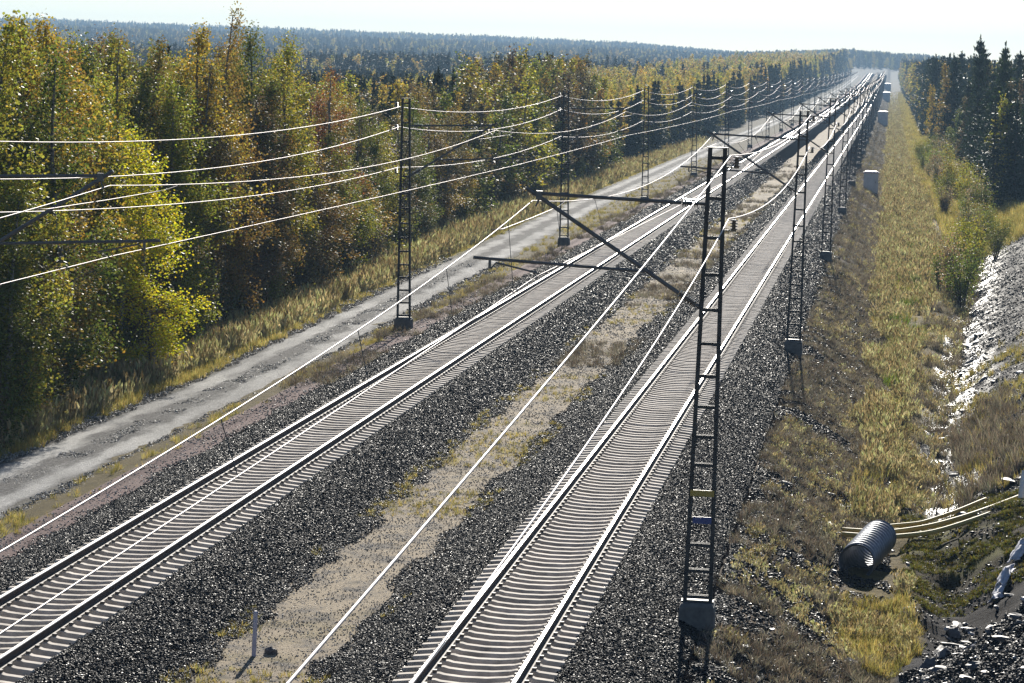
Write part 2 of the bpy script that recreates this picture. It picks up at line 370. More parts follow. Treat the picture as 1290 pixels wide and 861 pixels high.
zone(((GX > 0.4) & (GY < 74))*1.0, (0.045, 0.045, 0.052))
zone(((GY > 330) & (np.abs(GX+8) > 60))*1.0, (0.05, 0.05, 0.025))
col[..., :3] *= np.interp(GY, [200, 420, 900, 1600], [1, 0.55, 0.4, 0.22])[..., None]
bog = (GY > 1150) & (GY < 1700) & (GX < -90) & (hsh(GX, GY, 260) > 0.42)
zone(bog*1.0, (0.17, 0.12, 0.07))
wet = np.minimum(1, ((sx > 1.1) & (sx < 5.5) & (GY < 290) & ~plug & (GY > 98))*1.0*np.clip(1.3-np.abs(sx-2.0)*0.75, 0.0, 1)+((sx > 1.1) & (sx < 6) & (GY > 130) & (GY < 250))*0.2).astype(np.float32)
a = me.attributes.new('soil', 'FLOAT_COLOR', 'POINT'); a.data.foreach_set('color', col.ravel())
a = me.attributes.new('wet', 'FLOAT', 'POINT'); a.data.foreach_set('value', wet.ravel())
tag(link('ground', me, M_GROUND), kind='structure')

def strip(name, profile, mat, Y0, Y1, kind='structure', step=1.5, bumpy=0.0, u=False, centre=None, jag=0.0):
    """a long raised bed: profile = [(x, z)...] relative to the centre line"""
    yy = np.concatenate([np.arange(Y0, 260, step), 260+np.cumsum(4*1.06**np.arange(70))]); yy = yy[yy < Y1]; yy = np.append(yy, Y1)
    px = np.array([p[0] for p in profile]); pz = np.array([p[1] for p in profile])
    SX, SY = np.meshgrid(px, yy); SZ = np.broadcast_to(pz, SX.shape).copy()
    if centre is not None: SX = SX+centre(SY)
    inner = np.ones(len(px)); inner[0] = inner[-1] = 0.3
    if jag: SX[:, -1] += (hsh(SY[:, -1]*0, SY[:, -1], 1.1)-0.6)*jag; SX[:, 0] += (hsh(SY[:, 0]*0+4, SY[:, 0], 1.1)-0.4)*jag
    SX = SX+(hsh(SX*3+5, SY, 1.3)-0.5)*0.25*bumpy*inner
    SZ = SZ+rise(SY)+(hsh(SX, SY*1.0, 0.7)-0.5)*0.06*bumpy*inner
    n_, k = len(yy), len(px); J = np.arange(n_*k).reshape(n_, k)
    Qs = np.stack([J[:-1, :-1], J[:-1, 1:], J[1:, 1:], J[1:, :-1]], -1).reshape(-1, 4)
    me = me_np(name, np.stack([SX, SY, SZ], -1).reshape(-1, 3), Qs, True)
    if u:
        au = me.attributes.new('u', 'FLOAT', 'POINT'); uu = (px-px[0])/(px[-1]-px[0]); au.data.foreach_set('value', np.tile(uu, n_).astype(np.float32))
    return tag(link(name, me, mat), kind=kind)

YFAR = 2650
strip('gravel_road', [(x, -0.965+0.03*math.cos(x*2.0)) for x in np.linspace(-1.75, 1.75, 13)], M_ROAD, 40, YFAR, u=True, bumpy=1.0, centre=road_c)
strip('service_path', [(x, -0.70-0.02*abs(x+18.4)) for x in np.linspace(-18.95, -16.9, 7)], M_RED, 40, YFAR, bumpy=0.5)
strip('median_strip', [(x, -0.715) for x in np.linspace(-12.6, -8.0, 12)], M_MEDIAN, 40, YFAR, bumpy=0.8)
BZ = -0.285
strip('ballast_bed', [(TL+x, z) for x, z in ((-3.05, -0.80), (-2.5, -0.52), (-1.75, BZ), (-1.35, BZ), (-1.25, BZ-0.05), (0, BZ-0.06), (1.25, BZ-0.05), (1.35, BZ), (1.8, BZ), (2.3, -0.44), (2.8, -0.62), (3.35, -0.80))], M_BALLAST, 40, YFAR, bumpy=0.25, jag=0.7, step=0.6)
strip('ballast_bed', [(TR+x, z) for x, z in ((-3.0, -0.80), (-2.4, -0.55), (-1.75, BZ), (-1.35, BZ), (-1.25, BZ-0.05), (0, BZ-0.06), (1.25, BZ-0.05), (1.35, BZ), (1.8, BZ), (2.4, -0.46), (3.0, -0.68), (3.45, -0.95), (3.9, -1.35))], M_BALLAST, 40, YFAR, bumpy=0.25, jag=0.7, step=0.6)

# ------------------------------------------------------------------ stones of the ballast and spoil
def rock_mesh(name, seed, mat, flat=(1, 1, 1), cuts=1):
    r = random.Random(seed); bm = bmesh.new(); bmesh.ops.create_icosphere(bm, subdivisions=cuts, radius=1)
    for v in bm.verts:
        v.co *= r.uniform(0.72, 1.18); v.co.x *= flat[0]; v.co.y *= flat[1]; v.co.z *= flat[2]
    me = bpy.data.meshes.new(name); bm.to_mesh(me); bm.free(); me.materials.append(mat); return me
BALLAST_COL = source_collection('ballast_stone_shape', [rock_mesh('ballast_stone', i, M_BALLAST_STONE, (1.25, 0.9, 0.75)) for i in range(6)])
SPOIL_COL = source_collection('spoil_stone_shape', [rock_mesh('spoil_stone', 20+i, M_SPOIL_STONE, (1.4, 1.0, 0.55)) for i in range(6)])
SAND_COL = source_collection('gravel_stone_shape', [rock_mesh('gravel_stone', 40+i, M_SAND_STONE, (1.2, 1, 0.7)) for i in range(5)])

def stones(name, X, Y, Z, smin, smax, col, label, nsrc, seed=1, grow=True):
    r = np.random.default_rng(seed); n = len(X)
    s = r.uniform(smin, smax, n)*(np.clip(Y/80, 1, 3.5)**0.8 if grow else 1)
    rot = r.uniform(0, 6.283, (n, 3)); rot[:, :2] = r.normal(0, 0.5, (n, 2))
    return scatter(name, np.stack([X, Y, Z], -1), rot, np.repeat(s[:, None], 3, 1), r.integers(0, nsrc, n), col, label, 'stones')

def near_fall(y0, p=2.0, cut=230): return lambda Y: np.clip((cut-Y)/(0.35*cut), 0, 1)*np.clip(y0/Y, 0, 1)**p
for c_, lo, hi, prof, lb in ((TL, -2.95, 3.3, ([-3.05, -2.5, -1.75, 1.8, 2.3, 2.8, 3.35], [-0.80, -0.52, BZ, BZ, -0.44, -0.62, -0.8]), 'dark crushed stone ballast around the track beside the gravel road'),
                     (TR, -3.0, 3.5, ([-3.0, -2.4, -1.75, 1.8, 2.4, 3.0, 3.45], [-0.8, -0.55, BZ, BZ, -0.46, -0.68, -0.95]), 'dark crushed stone ballast around the track beside the grassy ditch')):
    X, Y = pts_in(640, c_+lo-0.35, c_+hi+0.5, 50, 420, near_fall(78, 1.9, 420), seed=int(-c_))
    out = np.maximum(np.maximum(c_+lo-X, X-c_-hi), 0); kk = np.random.default_rng(2).random(len(X)) < np.clip(1.15-out/(0.02+0.42*hsh(X, Y*0.5, 0.8)**1.5), 0, 1); X, Y = X[kk], Y[kk]
    Z = np.maximum(np.interp(X-c_, *prof), np.where(X > -4, -2, -0.715)); Z = np.where((X > c_+3.2) & (X > -5), gz(X, Y), Z)
    # keep stones off the sleepers
    d = np.abs(X-c_); Z = np.where(d < 1.25, Z-0.05, Z); ph = np.mod(Y-50.0+0.305, 0.61)-0.305
    keep = ~((d < 1.28) & (np.abs(ph) < 0.17)); X, Y, Z = X[keep], Y[keep], Z[keep]
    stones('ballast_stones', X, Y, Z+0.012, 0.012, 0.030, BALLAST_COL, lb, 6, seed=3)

X, Y = pts_in(110, -12.2, -8.6, 50, 200, near_fall(80, 2), seed=5)
stones('median_gravel', X, Y, np.full(len(X), -0.705), 0.006, 0.02, SAND_COL, 'loose pale gravel on the sandy strip between the tracks', 5, seed=5)
X, Y = pts_in(45, -18.9, -17.2, 60, 160, near_fall(85, 2), seed=6)
stones('path_gravel', X, Y, np.full(len(X), -0.70), 0.012, 0.03, SAND_COL, 'loose gravel on the reddish path beside the track', 5, seed=6)
X, Y = pts_in(150, lambda y: road_c(y)-2.1, lambda y: road_c(y)+2.1, 70, 190, near_fall(95, 2), seed=7)
uu = (X-road_c(Y))/3.5+0.5; kk = (np.minimum(np.abs(uu-0.27), np.abs(uu-0.74)) > 0.09+0.1*hsh(X, Y, 0.9)); X, Y = X[kk], Y[kk]
stones('road_gravel', X, Y, np.full(len(X), -0.955), 0.012, 0.032, SAND_COL, 'loose grey gravel between the wheel tracks of the road', 5, seed=7)
X, Y = pts_in(190, -3.7, 0.4, 52, 190, near_fall(80, 1.7), seed=8)
kk = hsh(X, Y, 1.6)+0.45*np.clip(-X/3, 0, 1)+1.2*np.clip(-1.9-X, 0, 0.5) > 0.32; X, Y = X[kk], Y[kk]
stones('embankment_gravel', X, Y, gz(X, Y)+0.005, 0.015, 0.05, BALLAST_COL, 'dark stones strewn down the embankment slope', 6, seed=8)
X, Y = pts_in(300, 0.2, 5.5, 54, 80, None, seed=9)
kk = (Y < 76.5+2.5*(hsh(X, Y, 0.9)-0.5)) & (X > -0.35+0.085*(Y-58)+0.7*hsh(X, Y, 0.7)); X, Y = X[kk], Y[kk]
stones('spoil_gravel', X, Y, gz(X, Y)+0.01, 0.018, 0.06, SPOIL_COL, 'wet dark slaty stones heaped beside the ditch', 6, seed=9)
X, Y = pts_in(60, lambda y: 1.6+dshift(y), lambda y: 7.5+dshift(y), 95, 260, near_fall(110, 1.5, 300), seed=10)
stones('bank_gravel', X, Y, gz(X, Y)-0.002, 0.01, 0.035, SPOIL_COL, 'wet dark stones on the bare ditch bank', 6, seed=10)

X, Y = pts_in(45, 0.8, 5.0, 72, 98, None, seed=12); kk = hsh(X, Y, 0.9) > 0.4; X, Y = X[kk], Y[kk]
stones('plug_debris', X, Y, gz(X, Y)+0.005, 0.01, 0.05, SPOIL_COL, 'dark clods and stones on the earth plug', 6, seed=12)

# ------------------------------------------------------------------ railway tracks
SP = 0.61
def sleeper_mesh():
    sec = [(-1.30, -0.050), (-1.0, -0.02), (-0.95, 0.0), (-0.60, 0.0), (-0.52, -0.022), (-0.2, -0.05), (0.2, -0.05), (0.52, -0.022), (0.60, 0.0), (0.95, 0.0), (1.0, -0.02), (1.30, -0.050)]
    V = []; Fc = []
    for x, dz in sec:
        V += [(x, -0.15, -0.2), (x, -0.098, dz-0.012), (x, -0.084, dz), (x, 0.084, dz), (x, 0.098, dz-0.012), (x, 0.15, -0.2)]
    for i in range(len(sec)-1):
        a = i*6
        for k in range(5): Fc.append((a+k, a+k+6, a+k+7, a+k+1))
    e = (len(sec)-1)*6
    Fc += [tuple(range(6)), tuple(range(e+5, e-1, -1))]
    me = me_from('sleeper', V, Fc); me.materials.append(M_SLEEPER); return me
SLEEPER = sleeper_mesh(); SZ0 = -0.182
RPROF = [(-0.075, -0.172), (0.075, -0.172), (0.075, -0.160), (0.02, -0.145), (0.0085, -0.13), (0.0085, -0.055), (0.034, -0.042), (0.036, -0.012), (0.028, -0.001), (-0.028, -0.001), (-0.036, -0.012), (-0.034, -0.042), (-0.0085, -0.055), (-0.0085, -0.13), (-0.02, -0.145), (-0.075, -0.160)]
def rail_mesh():
    yy = np.concatenate([np.arange(45, 600, 15.0), np.arange(600, YFAR, 40.0)]); k = len(RPROF)
    V = [(x, y, z+float(rise(y))) for y in yy for x, z in RPROF]; Fc = []; mi = []
    for i in range(len(yy)-1):
        for j in range(k):
            Fc.append((i*k+j, i*k+(j+1) % k, (i+1)*k+(j+1) % k, (i+1)*k+j)); mi.append(1 if j in (7, 8, 9) else 0)
    me = me_from('rail', V, Fc); me.materials.append(M_RAIL); me.materials.append(M_RAILTOP)
    me.polygons.foreach_set('material_index', mi); me.update(); return me
RAIL = rail_mesh()
SL_V = np.array([v.co[:] for v in SLEEPER.vertices])
def track(xc, label):
    t = empty('railway_track', (xc, 50, 0)); tag(t, label, 'railway track', 'railway tracks')
    for s in (-1, 1):
        r = link('rail', RAIL, None, t); r.location = (s*0.798, -50, 0)
    cl = MB(); r_ = random.Random(int(xc*10))
    for i in range(300):
        s = link('sleeper', SLEEPER, None, t); s.location = (r_.gauss(0, 0.008), i*SP+r_.gauss(0, 0.008), SZ0+r_.gauss(0, 0.004)); s.rotation_euler = (0, 0, r_.gauss(0, 0.006))
    for i in range(230):
        y = i*SP
        for q in (-1, 1):
            for p in (-1, 1): cl.box((q*0.798+p*0.115, y, SZ0+0.028), (0.07, 0.10, 0.045))
    tag(cl.build('rail_clips', M_CLIP, t), kind='stuff')
    V = []; Q4 = []; Fp = [p.vertices[:] for p in SLEEPER.polygons if len(p.vertices) == 4]; i = 300
    while 50+i*SP < 1000:
        y = i*SP; n = len(V)*len(SL_V); V.append(SL_V+np.array((0, y, SZ0+float(rise(50+y))))); Q4 += [[q+n for q in f] for f in Fp]; i += 1
    o = link('far_sleepers', me_np('far_sleepers', np.concatenate(V), np.array(Q4)), M_SLEEPER, t); tag(o, kind='stuff')
    return t
track(TL, 'railway track on concrete sleepers running beside the gravel road')
track(TR, 'railway track on concrete sleepers running beside the masts above the grassy ditch')

# ------------------------------------------------------------------ catenary masts
def ribbed(a, b, r0, r1, n):
    a, b = Vector(a), Vector(b); P = []; R = []
    for i in range(n):
        for t, r in ((0.05, r0), (0.3, r1), (0.5, r1), (0.75, r0)): P.append(a.lerp(b, (i+t)/n)); R.append(r)
    m_ = MB(); m_.tube(P, R, 10); return m_
MH = 9.2
def leg_half(z): return 0.245-0.105*(z-0.5)/(MH-0.5)
BZS = [0.62, 1.12, 1.62, 2.12, 2.63, 3.16, 3.70, 4.27, 4.86, 5.48, 6.13, 6.80, 7.50, 8.25, 9.02]
def mast_meshes():
    d = {}
    legs = {}
    for s in (-1, 1):
        b = MB()
        for (x0, x1, y0, y1) in ((-0.05, 0.05, -0.012, 0.012),):
            def corner(z, sx, sy, dx, dy): return (s*leg_half(z)+dx, dy, z)
            # a channel: web plus two flanges
            for dx0, dx1, dy0, dy1 in ((-0.038, 0.038, -0.07, -0.055), (-0.038, 0.038, 0.055, 0.07), (0.026*s-0.01, 0.026*s+0.01, -0.055, 0.055)):
                q = lambda z: [(s*leg_half(z)+dx0, dy0, z), (s*leg_half(z)+dx1, dy0, z), (s*leg_half(z)+dx1, dy1, z), (s*leg_half(z)+dx0, dy1, z)]
                b.hexa(q(0.55), q(MH))
        me = b.mesh('leg'); me.materials.append(M_MAST); legs[s] = me
    d['legs'] = legs
    bats = []
    for z in BZS:
        b = MB(); hw = leg_half(z)-0.052
        b.box((0, -0.072, z), (2*hw+0.165, 0.012, 0.065)); b.box((0, 0.072, z), (2*hw+0.165, 0.012, 0.065)); b.box((0, 0, z), (2*hw-0.01, 0.13, 0.02))
        me = b.mesh('batten'); me.materials.append(M_MAST); bats.append(me)
    d['battens'] = bats
    b = MB(); b.box((0, 0, MH+0.012), (0.40, 0.2, 0.022)); d['cap'] = b.mesh('cap'); d['cap'].materials.append(M_MAST)
    b = MB(); q = lambda h, z: [(-h, -h, z), (h, -h, z), (h, h, z), (-h, h, z)]
    b.hexa(q(0.36, -0.5), q(0.33, 0.46)); b.hexa(q(0.33, 0.46), q(0.29, 0.52)); d['footing'] = b.mesh('footing'); d['footing'].materials.append(M_CONC)
    b = MB(); b.box((0, 0, 0.535), (0.62, 0.3, 0.03)); d['base_plate'] = b.mesh('base_plate'); d['base_plate'].materials.append(M_MAST)
    b = MB()
    for s in (-1, 1):
        b.hexa([(s*leg_half(0.55)+dx, dy, 0.55) for dx, dy in ((-0.05, -0.07), (0.05, -0.07), (0.05, 0.07), (-0.05, 0.07))], [(s*leg_half(MH)+dx, dy, MH) for dx, dy in ((-0.05, -0.07), (0.05, -0.07), (0.05, 0.07), (-0.05, 0.07))])
    for z in BZS: b.box((0, 0, z), (2*leg_half(z)-0.102, 0.12, 0.085))
    d['lattice'] = b.mesh('lattice'); d['lattice'].materials.append(M_MAST)
    for s in (-1, 1):          # s: direction of the track from the mast
        tb = MB(); tb.tube([(s*0.64, 0, 8.14), (s*3.42, 0, 8.20)], 0.034, 8); tb.tube([(s*0.12, 0, 8.13), (s*0.32, 0, 8.14)], 0.03, 8); tb.box((s*3.36, 0, 8.17), (0.12, 0.1, 0.16))
        tb.tube([(s*0.14, 0, 6.12), (s*0.30, 0, 6.22)], 0.034, 8)
        p0, p1 = Vector((s*0.62, 0, 6.42)), Vector((s*3.62, 0, 8.30)); tb.tube([p0, p1], 0.04, 8)
        tb.tube([(s*3.36, 0, 8.1), (s*3.42, 0, 7.95)], 0.02, 6)
        d['cant', s] = tb.mesh('cantilever', False); d['cant', s].materials.append(M_TUBE)
        rg = MB(); rg.tube([(s*1.28, 0, 6.80), (s*4.58, 0, 6.92)], 0.03, 8); rg.box((s*4.26, 0, 6.83), (0.05, 0.05, 0.2)); rg.tube([(s*1.28, 0, 6.80), (s*1.3, 0, 6.88)], 0.03, 6)
        d['reg', s] = rg.mesh('registration_arm'); d['reg', s].materials.append(M_TUBE)
        st = MB(); st.tube([(s*4.24, 0, 6.72), (s*4.14, 0, 6.84), (s*3.3, 0, 6.67)], 0.018, 6); d['steady', s] = st.mesh('steady_arm'); d['steady', s].materials.append(M_TUBE)
        a = ribbed((s*0.32, 0, 8.14), (s*0.64, 0, 8.145), 0.035, 0.085, 7).mesh('insulator'); a.materials.append(M_INSUL)
        b2 = ribbed((s*0.30, 0, 6.22), (s*0.62, 0, 6.42), 0.035, 0.085, 7).mesh('insulator'); b2.materials.append(M_INSUL); d['ins', s] = (a, b2)
        fi = []
        for z in (9.02, 7.82) if s < 0 else (9.0, 8.12, 6.42):
            q_ = ribbed((-s*0.37, 0, z-0.16), (-s*0.37, 0, z+0.06), 0.035, 0.075, 4)
            q_.box((-s*0.29, 0, z-0.17), (0.26, 0.04, 0.03)); me = q_.mesh('line_insulator'); me.materials.append(M_INSUL); fi.append(me)
        d['line', s] = fi
    return d
MM = mast_meshes()
RY = [0.07+65.5*k for k in range(1, 26)]; LY = [0.1+67.7*k for k in range(1, 25)]
MX_R, MX_L, MB_Z = -3.34, -18.9, -0.8
ORD = ('first second third fourth fifth sixth seventh eighth ninth tenth eleventh twelfth thirteenth fourteenth fifteenth sixteenth seventeenth eighteenth nineteenth twentieth'.split()+['twenty '+q for q in 'first second third fourth fifth sixth'.split()])
def mast(x, y, s, k, label, group):
    z = MB_Z+float(rise(y)); t = empty('catenary_mast', (x, y, z)); tag(t, label, 'catenary mast', group)
    t.rotation_euler = (0, (-s)*0.013, 0)
    near = k < 5
    if near:
        for q in (-1, 1): link('leg', MM['legs'][q], None, t)
        for b in MM['battens']: link('batten', b, None, t)
        link('cap', MM['cap'], None, t); link('base_plate', MM['base_plate'], None, t)
    else: link('lattice', MM['lattice'], None, t)
    ft = link('footing', MM['footing'], None, t)
    c = link('cantilever', MM['cant', s], None, t)
    link('registration_arm', MM['reg', s], None, c)
    if k < 10:
        link('steady_arm', MM['steady', s], None, c)
        for me in MM['ins', s]: link('insulator', me, None, c)
        for me in MM['line', s]: link('line_insulator', me, None, t)
    return t
for k, y in enumerate(RY):
    lb = ('dark lattice mast on concrete footing above the ditch slope, near the corrugated pipe' if k == 0 else
          '%s lattice mast along the ditch slope, counted from the corrugated pipe' % ORD[k])
    t = mast(MX_R, y, -1, k, lb, 'masts along the ditch side of the tracks')
    if k == 0:
        m_ = simple('yellow_plate', (0.30, 0.22, 0.04), 0.5).m; p = MB(); p.box((0, -0.085, 2.62), (0.46, 0.01, 0.12)); tag(p.build('number_plate', m_, t), 'yellow number plate')
        m_ = simple('blue_plate', (0.03, 0.05, 0.20), 0.5).m; p = MB(); p.box((0.02, -0.085, 2.10), (0.36, 0.01, 0.13)); tag(p.build('number_plate', m_, t), 'blue plate')
for k, y in enumerate(LY):
    lb = ('grey mast whose bracket arms reach in over the road before the bright yellow green birch' if k == 0 else
          '%s grey lattice mast along the gravel road, counted from the bright yellow green birch' % ORD[k])
    mast(MX_L, y, 1, k, lb, 'masts along the gravel road side of the tracks')

# ------------------------------------------------------------------ overhead wires
def wr(y): return 0.0072+min(0.009, 0.00002*y)
def span_pts(p0, p1, sag, n):
    return [Vector(p0).lerp(Vector(p1), i/n)-Vector((0, 0, 4*sag*(i/n)*(1-i/n))) for i in range(n+1)]
def wire(name, sup, sag, mat, label, cat, group, r=1.0, cut=0.0, sag0=None):
    b = MB(); P = []
    for i in range(len(sup)-1):
        n = 40 if i == 0 else 22 if i < 5 else 10
        s = span_pts(sup[i], sup[i+1], sag0 if i == 0 and sag0 is not None else sag, n); P += s if i == 0 else s[1:]
    P = [p for p in P if p.y > cut]
    b.tube(P, [wr(p.y)*r for p in P], 8); o = b.build(name, mat, None, True)
    return tag(o, label, cat, group)
def R_(y): return float(rise(y))
ry = [0.07]+RY; ly = [0.1]+LY
# under the road bridge the lines are pulled lower than at the masts
for zz, sag, z0, s0, lb in ((8.27, 0.36, 6.3, 0.16, 'upper sagging feeder wire on the outer side of the ditch side masts'), (7.07, 0.57, 5.9, 0.5, 'lower sagging feeder wire on the outer side of the ditch side masts')):
    wire('feeder_wire', [(-2.97, y, (zz if i else z0)+R_(y)) for i, y in enumerate(ry)], sag, M_WIRE, lb, 'wire', 'feeder wires', 1.35, 12, s0)
for zz, sag, lb in ((8.07, 0.52, 'topmost sagging wire on the road side masts'), (7.28, 0.62, 'middle sagging wire on the road side masts'), (5.68, 0.45, 'lowest sagging wire on the road side masts')):
    wire('feeder_wire', [(-19.27, y, (zz if i != 1 else zz+(0.9 if zz < 6 else 0))+R_(y)) for i, y in enumerate(ly)], sag, M_WIRE, lb, 'wire', 'feeder wires', 1.2, 30)
def catenary(yy, xm, xa, xb, zm, zc, sag, who, ndet, z0, s0):
    sup = [((xm if i else xm+0.75), y, (zm if i else z0)+R_(y)) for i, y in enumerate(yy)]
    mo = wire('messenger_wire', sup, sag, M_WIRECU, 'sagging messenger wire over the %s' % who, 'wire', 'messenger wires', 1.05, 18, s0)
    cs = [((xa if i % 2 else xb), y, zc+R_(y)) for i, y in enumerate(yy)]
    wire('contact_wire', cs, 0.03, M_WIRECU, 'straight contact wire hung low over the %s' % who, 'wire', 'contact wires', 1.0, 18)
    for i in range(ndet):
        y0, y1 = yy[i], yy[i+1]
        for q in range(1, 8):
            t = (q-0.5)/7; y = y0+(y1-y0)*t
            if y < 24: continue
            sg = sag if i else s0; zt = (zm if i else z0)*(1-t)+zm*t-4*sg*t*(1-t); x1 = cs[i][0]*(1-t)+cs[i+1][0]*t
            d = MB(); d.tube([(xm if i else xm+0.75*(1-t), y, zt), (x1, y, zc)], 0.006 if y < 140 else 0.009, 5); d.build('dropper', M_TUBE, mo)
        # the short stitch wire slung under the messenger at the support
        if i+1 < len(yy):
            ys_ = yy[i+1]; L0 = ys_-6.6; t = (L0-y0)/(y1-y0); sg = sag if i else s0; zt = (zm if i else z0)*(1-t)+zm*t-4*sg*t*(1-t)
            d = MB(); d.tube([(xm, L0, zt), (xm, L0+1.5, zt-0.06), (xm, ys_, zt-0.07), (xm, ys_+5.1, zt-0.06), (xm, ys_+6.6, zt)], 0.009 if i < 2 else 0.012, 6); d.build('stitch_wire', M_WIRECU, mo, True)
catenary(ry, -6.72, -6.6, -5.75, 7.30, 5.86, 0.7, 'track beside the ditch', 5, 6.4, 0.46)
catenary(ly, -15.45, -15.3, -14.75, 7.25, 5.86, 0.55, 'track beside the gravel road', 5, 6.9, 0.5)

# ------------------------------------------------------------------ grass and weeds
def tuft(name, seed, mat, n=14, spread=0.16, lean=0.35, wid=0.018, plume=False, hmin=0.5):
    r = random.Random(seed); V = []; Fc = []
    for i in range(n):
        a = r.uniform(0, 6.283); rr = spread*math.sqrt(r.random()); bx, by = rr*math.cos(a), rr*math.sin(a)
        h = r.uniform(hmin, 1.0); la = r.uniform(0, 6.283); ll = lean*r.random()*h; wa = r.uniform(0, 6.283)
        dx, dy = wid*math.cos(wa), wid*math.sin(wa); b = len(V)
        ex, ey = bx+ll*math.cos(la), by+ll*math.sin(la); mx, my = bx*0.6+ex*0.4, by*0.6+ey*0.4
        V += [(bx-dx/2, by-dy/2, 0), (bx+dx/2, by+dy/2, 0), (mx+dx/2, my+dy/2, h*0.55), (mx-dx/2, my-dy/2, h*0.55), (ex, ey, h)]
        Fc += [(b, b+1, b+2, b+3), (b+3, b+2, b+4)]
        if plume and r.random() < 0.7:
            for q in range(2):
                wa = r.uniform(0, 6.283); px, py = wid*2.2*math.cos(wa), wid*2.2*math.sin(wa); b = len(V)
                V += [(ex, ey, h*0.8), (ex+px, ey+py, h*0.93), (ex+ll*0.3, ey, h*1.12), (ex-px, ey-py, h*0.93)]; Fc += [(b, b+1, b+2, b+3)]
    me = me_from(name, V, Fc); me.materials.append(mat); return me
STRAW = source_collection('straw_tuft_shape', [tuft('straw_tuft', i, M_STRAW, 14, plume=True) for i in range(5)])
GOLD = source_collection('gold_tuft_shape', [tuft('gold_tuft', 10+i, M_GOLD, 16, lean=0.5) for i in range(5)])
GREENG = source_collection('green_tuft_shape', [tuft('green_tuft', 20+i, M_GREENG, 18, lean=0.6, wid=0.024) for i in range(4)])
WEED = source_collection('weed_shape', [tuft('weed', 30+i, M_BROWNG, 22, spread=0.22, lean=0.7, wid=0.02, hmin=0.3) for i in range(5)])
MOSS = source_collection('moss_shape', [tuft('moss_tuft', 40+i, M_MOSS, 16, spread=0.22, lean=0.8, wid=0.05, hmin=0.3) for i in range(4)])

def clear(X, Y): return ~((X > -1.1) & (X < 0.55) & (Y > 78.5) & (Y < 87))
def grass(name, X, Y, hmin, hmax, col, nsrc, label, seed, dz=0.0, cat='grass', zfn=gz):
    ck = clear(X, Y); X, Y = X[ck], Y[ck]
    r = np.random.default_rng(seed); n = len(X); h = r.uniform(hmin, hmax, n)
    rot = np.zeros((n, 3)); rot[:, 2] = r.uniform(0, 6.283, n); rot[:, :2] = r.normal(0, 0.1, (n, 2))
    sc = np.stack([h**0.5*r.uniform(0.8, 1.3, n)]*2+[h], -1)*np.clip(Y/140, 1, 1.6)[:, None]**0.5
    return scatter(name, np.stack([X, Y, zfn(X, Y)+dz-0.02], -1), rot, sc, r.integers(0, nsrc, n), col, label, cat)
vf = near_fall(130, 1.4, 520)
rl = lambda y: road_c(y)-1.75
X, Y = pts_in(26, lambda y: edge(y)-0.4, lambda y: rl(y)-0.35, 85, 520, vf, 11); kk = hsh(X, Y, 2.2) > 0.22; 
grass('verge_straw_grass', X[kk], Y[kk], 0.55, 1.15, STRAW, 5, 'tall feathery straw coloured grass between the gravel road and the forest', 11)
X, Y = pts_in(28, lambda y: rl(y)-1.5, lambda y: rl(y)+0.45*hsh(y*0, y, 1.1)**2, 85, 420, vf, 12)
grass('verge_gold_grass', X, Y, 0.2, 0.5, GOLD, 5, 'low golden grass along the forest side of the gravel road', 12)
X, Y = pts_in(12, lambda y: road_c(y)+1.55, -18.75, 62, 420, vf, 13); kk = hsh(X, Y, 1.2) > 0.55
grass('shoulder_grass', X[kk], Y[kk], 0.08, 0.3, GOLD, 5, 'thin yellowed grass between the gravel road and the reddish path', 13)
X, Y = pts_in(9, -19.6, -17.2, 110, 420, vf, 14); kk = hsh(X, Y, 3) > 0.5
grass('path_weeds', X[kk], Y[kk], 0.15, 0.45, WEED, 5, 'brown weeds beside the road side masts', 14)
md = lambda X, Y: np.full(len(X), -0.71)
X, Y = pts_in(12, -12.0, -8.8, 52, 330, near_fall(90, 1.3, 330), 15); kk = hsh(X, Y, 2.6) > 0.52
grass('median_grass', X[kk], Y[kk], 0.06, 0.2, GOLD, 5, 'sparse short yellow grass on the strip between the tracks', 15, zfn=md)
X, Y = pts_in(9, -11.5, -8.6, 120, 400, vf, 16); kk = hsh(X, Y, 3.4) > 0.55
grass('median_weeds', X[kk], Y[kk], 0.1, 0.35, WEED, 5, 'brown weeds on the far part of the strip between the tracks', 16, zfn=md)
rf = near_fall(110, 1.5, 1700)
X, Y = pts_in(30, -3.2, 0.3, 52, 1300, rf, 17); kk = hsh(X, Y*0.6, 1.3)+0.3*(X+3)/3+np.clip((Y-80)/160, 0, 0.35) > 0.62
grass('slope_weeds', X[kk], Y[kk], 0.08, 0.32, WEED, 5, 'dry brown weeds on the embankment slope above the ditch', 17)
X, Y = pts_in(6, -3.0, -0.3, 52, 450, rf, 18); kk = hsh(X, Y, 2.5) > 0.55
grass('slope_straw', X[kk], Y[kk], 0.1, 0.32, STRAW, 5, 'scattered straw tufts on the embankment slope above the ditch', 18)
dr = lambda y: 0.85+dshift(y)*0.58+0.9*(hsh(y*0+3, y, 5.0)-0.5)+0.5*(hsh(y*0+9, y, 1.6)-0.5)
dl = lambda y: -0.4+1.0*(hsh(y*0+21, y, 6.0)-0.5)+0.5*(hsh(y*0+29, y, 1.7)-0.5)
X, Y = pts_in(25, dl, dr, 93, 1700, rf, 19); kk = hsh(X, Y*0.5, 1.5) > 0.42
grass('ditch_straw', X[kk], Y[kk], 0.2, 0.75, STRAW, 5, 'pale straw grass in patches along the ditch bottom', 19)
X, Y = pts_in(6, dl, dr, 93, 1700, rf, 20); kk = hsh(X, Y*0.5, 1.9) < 0.45
grass('ditch_gold_grass', X[kk], Y[kk], 0.15, 0.55, GOLD, 5, 'golden green grass along the ditch bottom', 20)
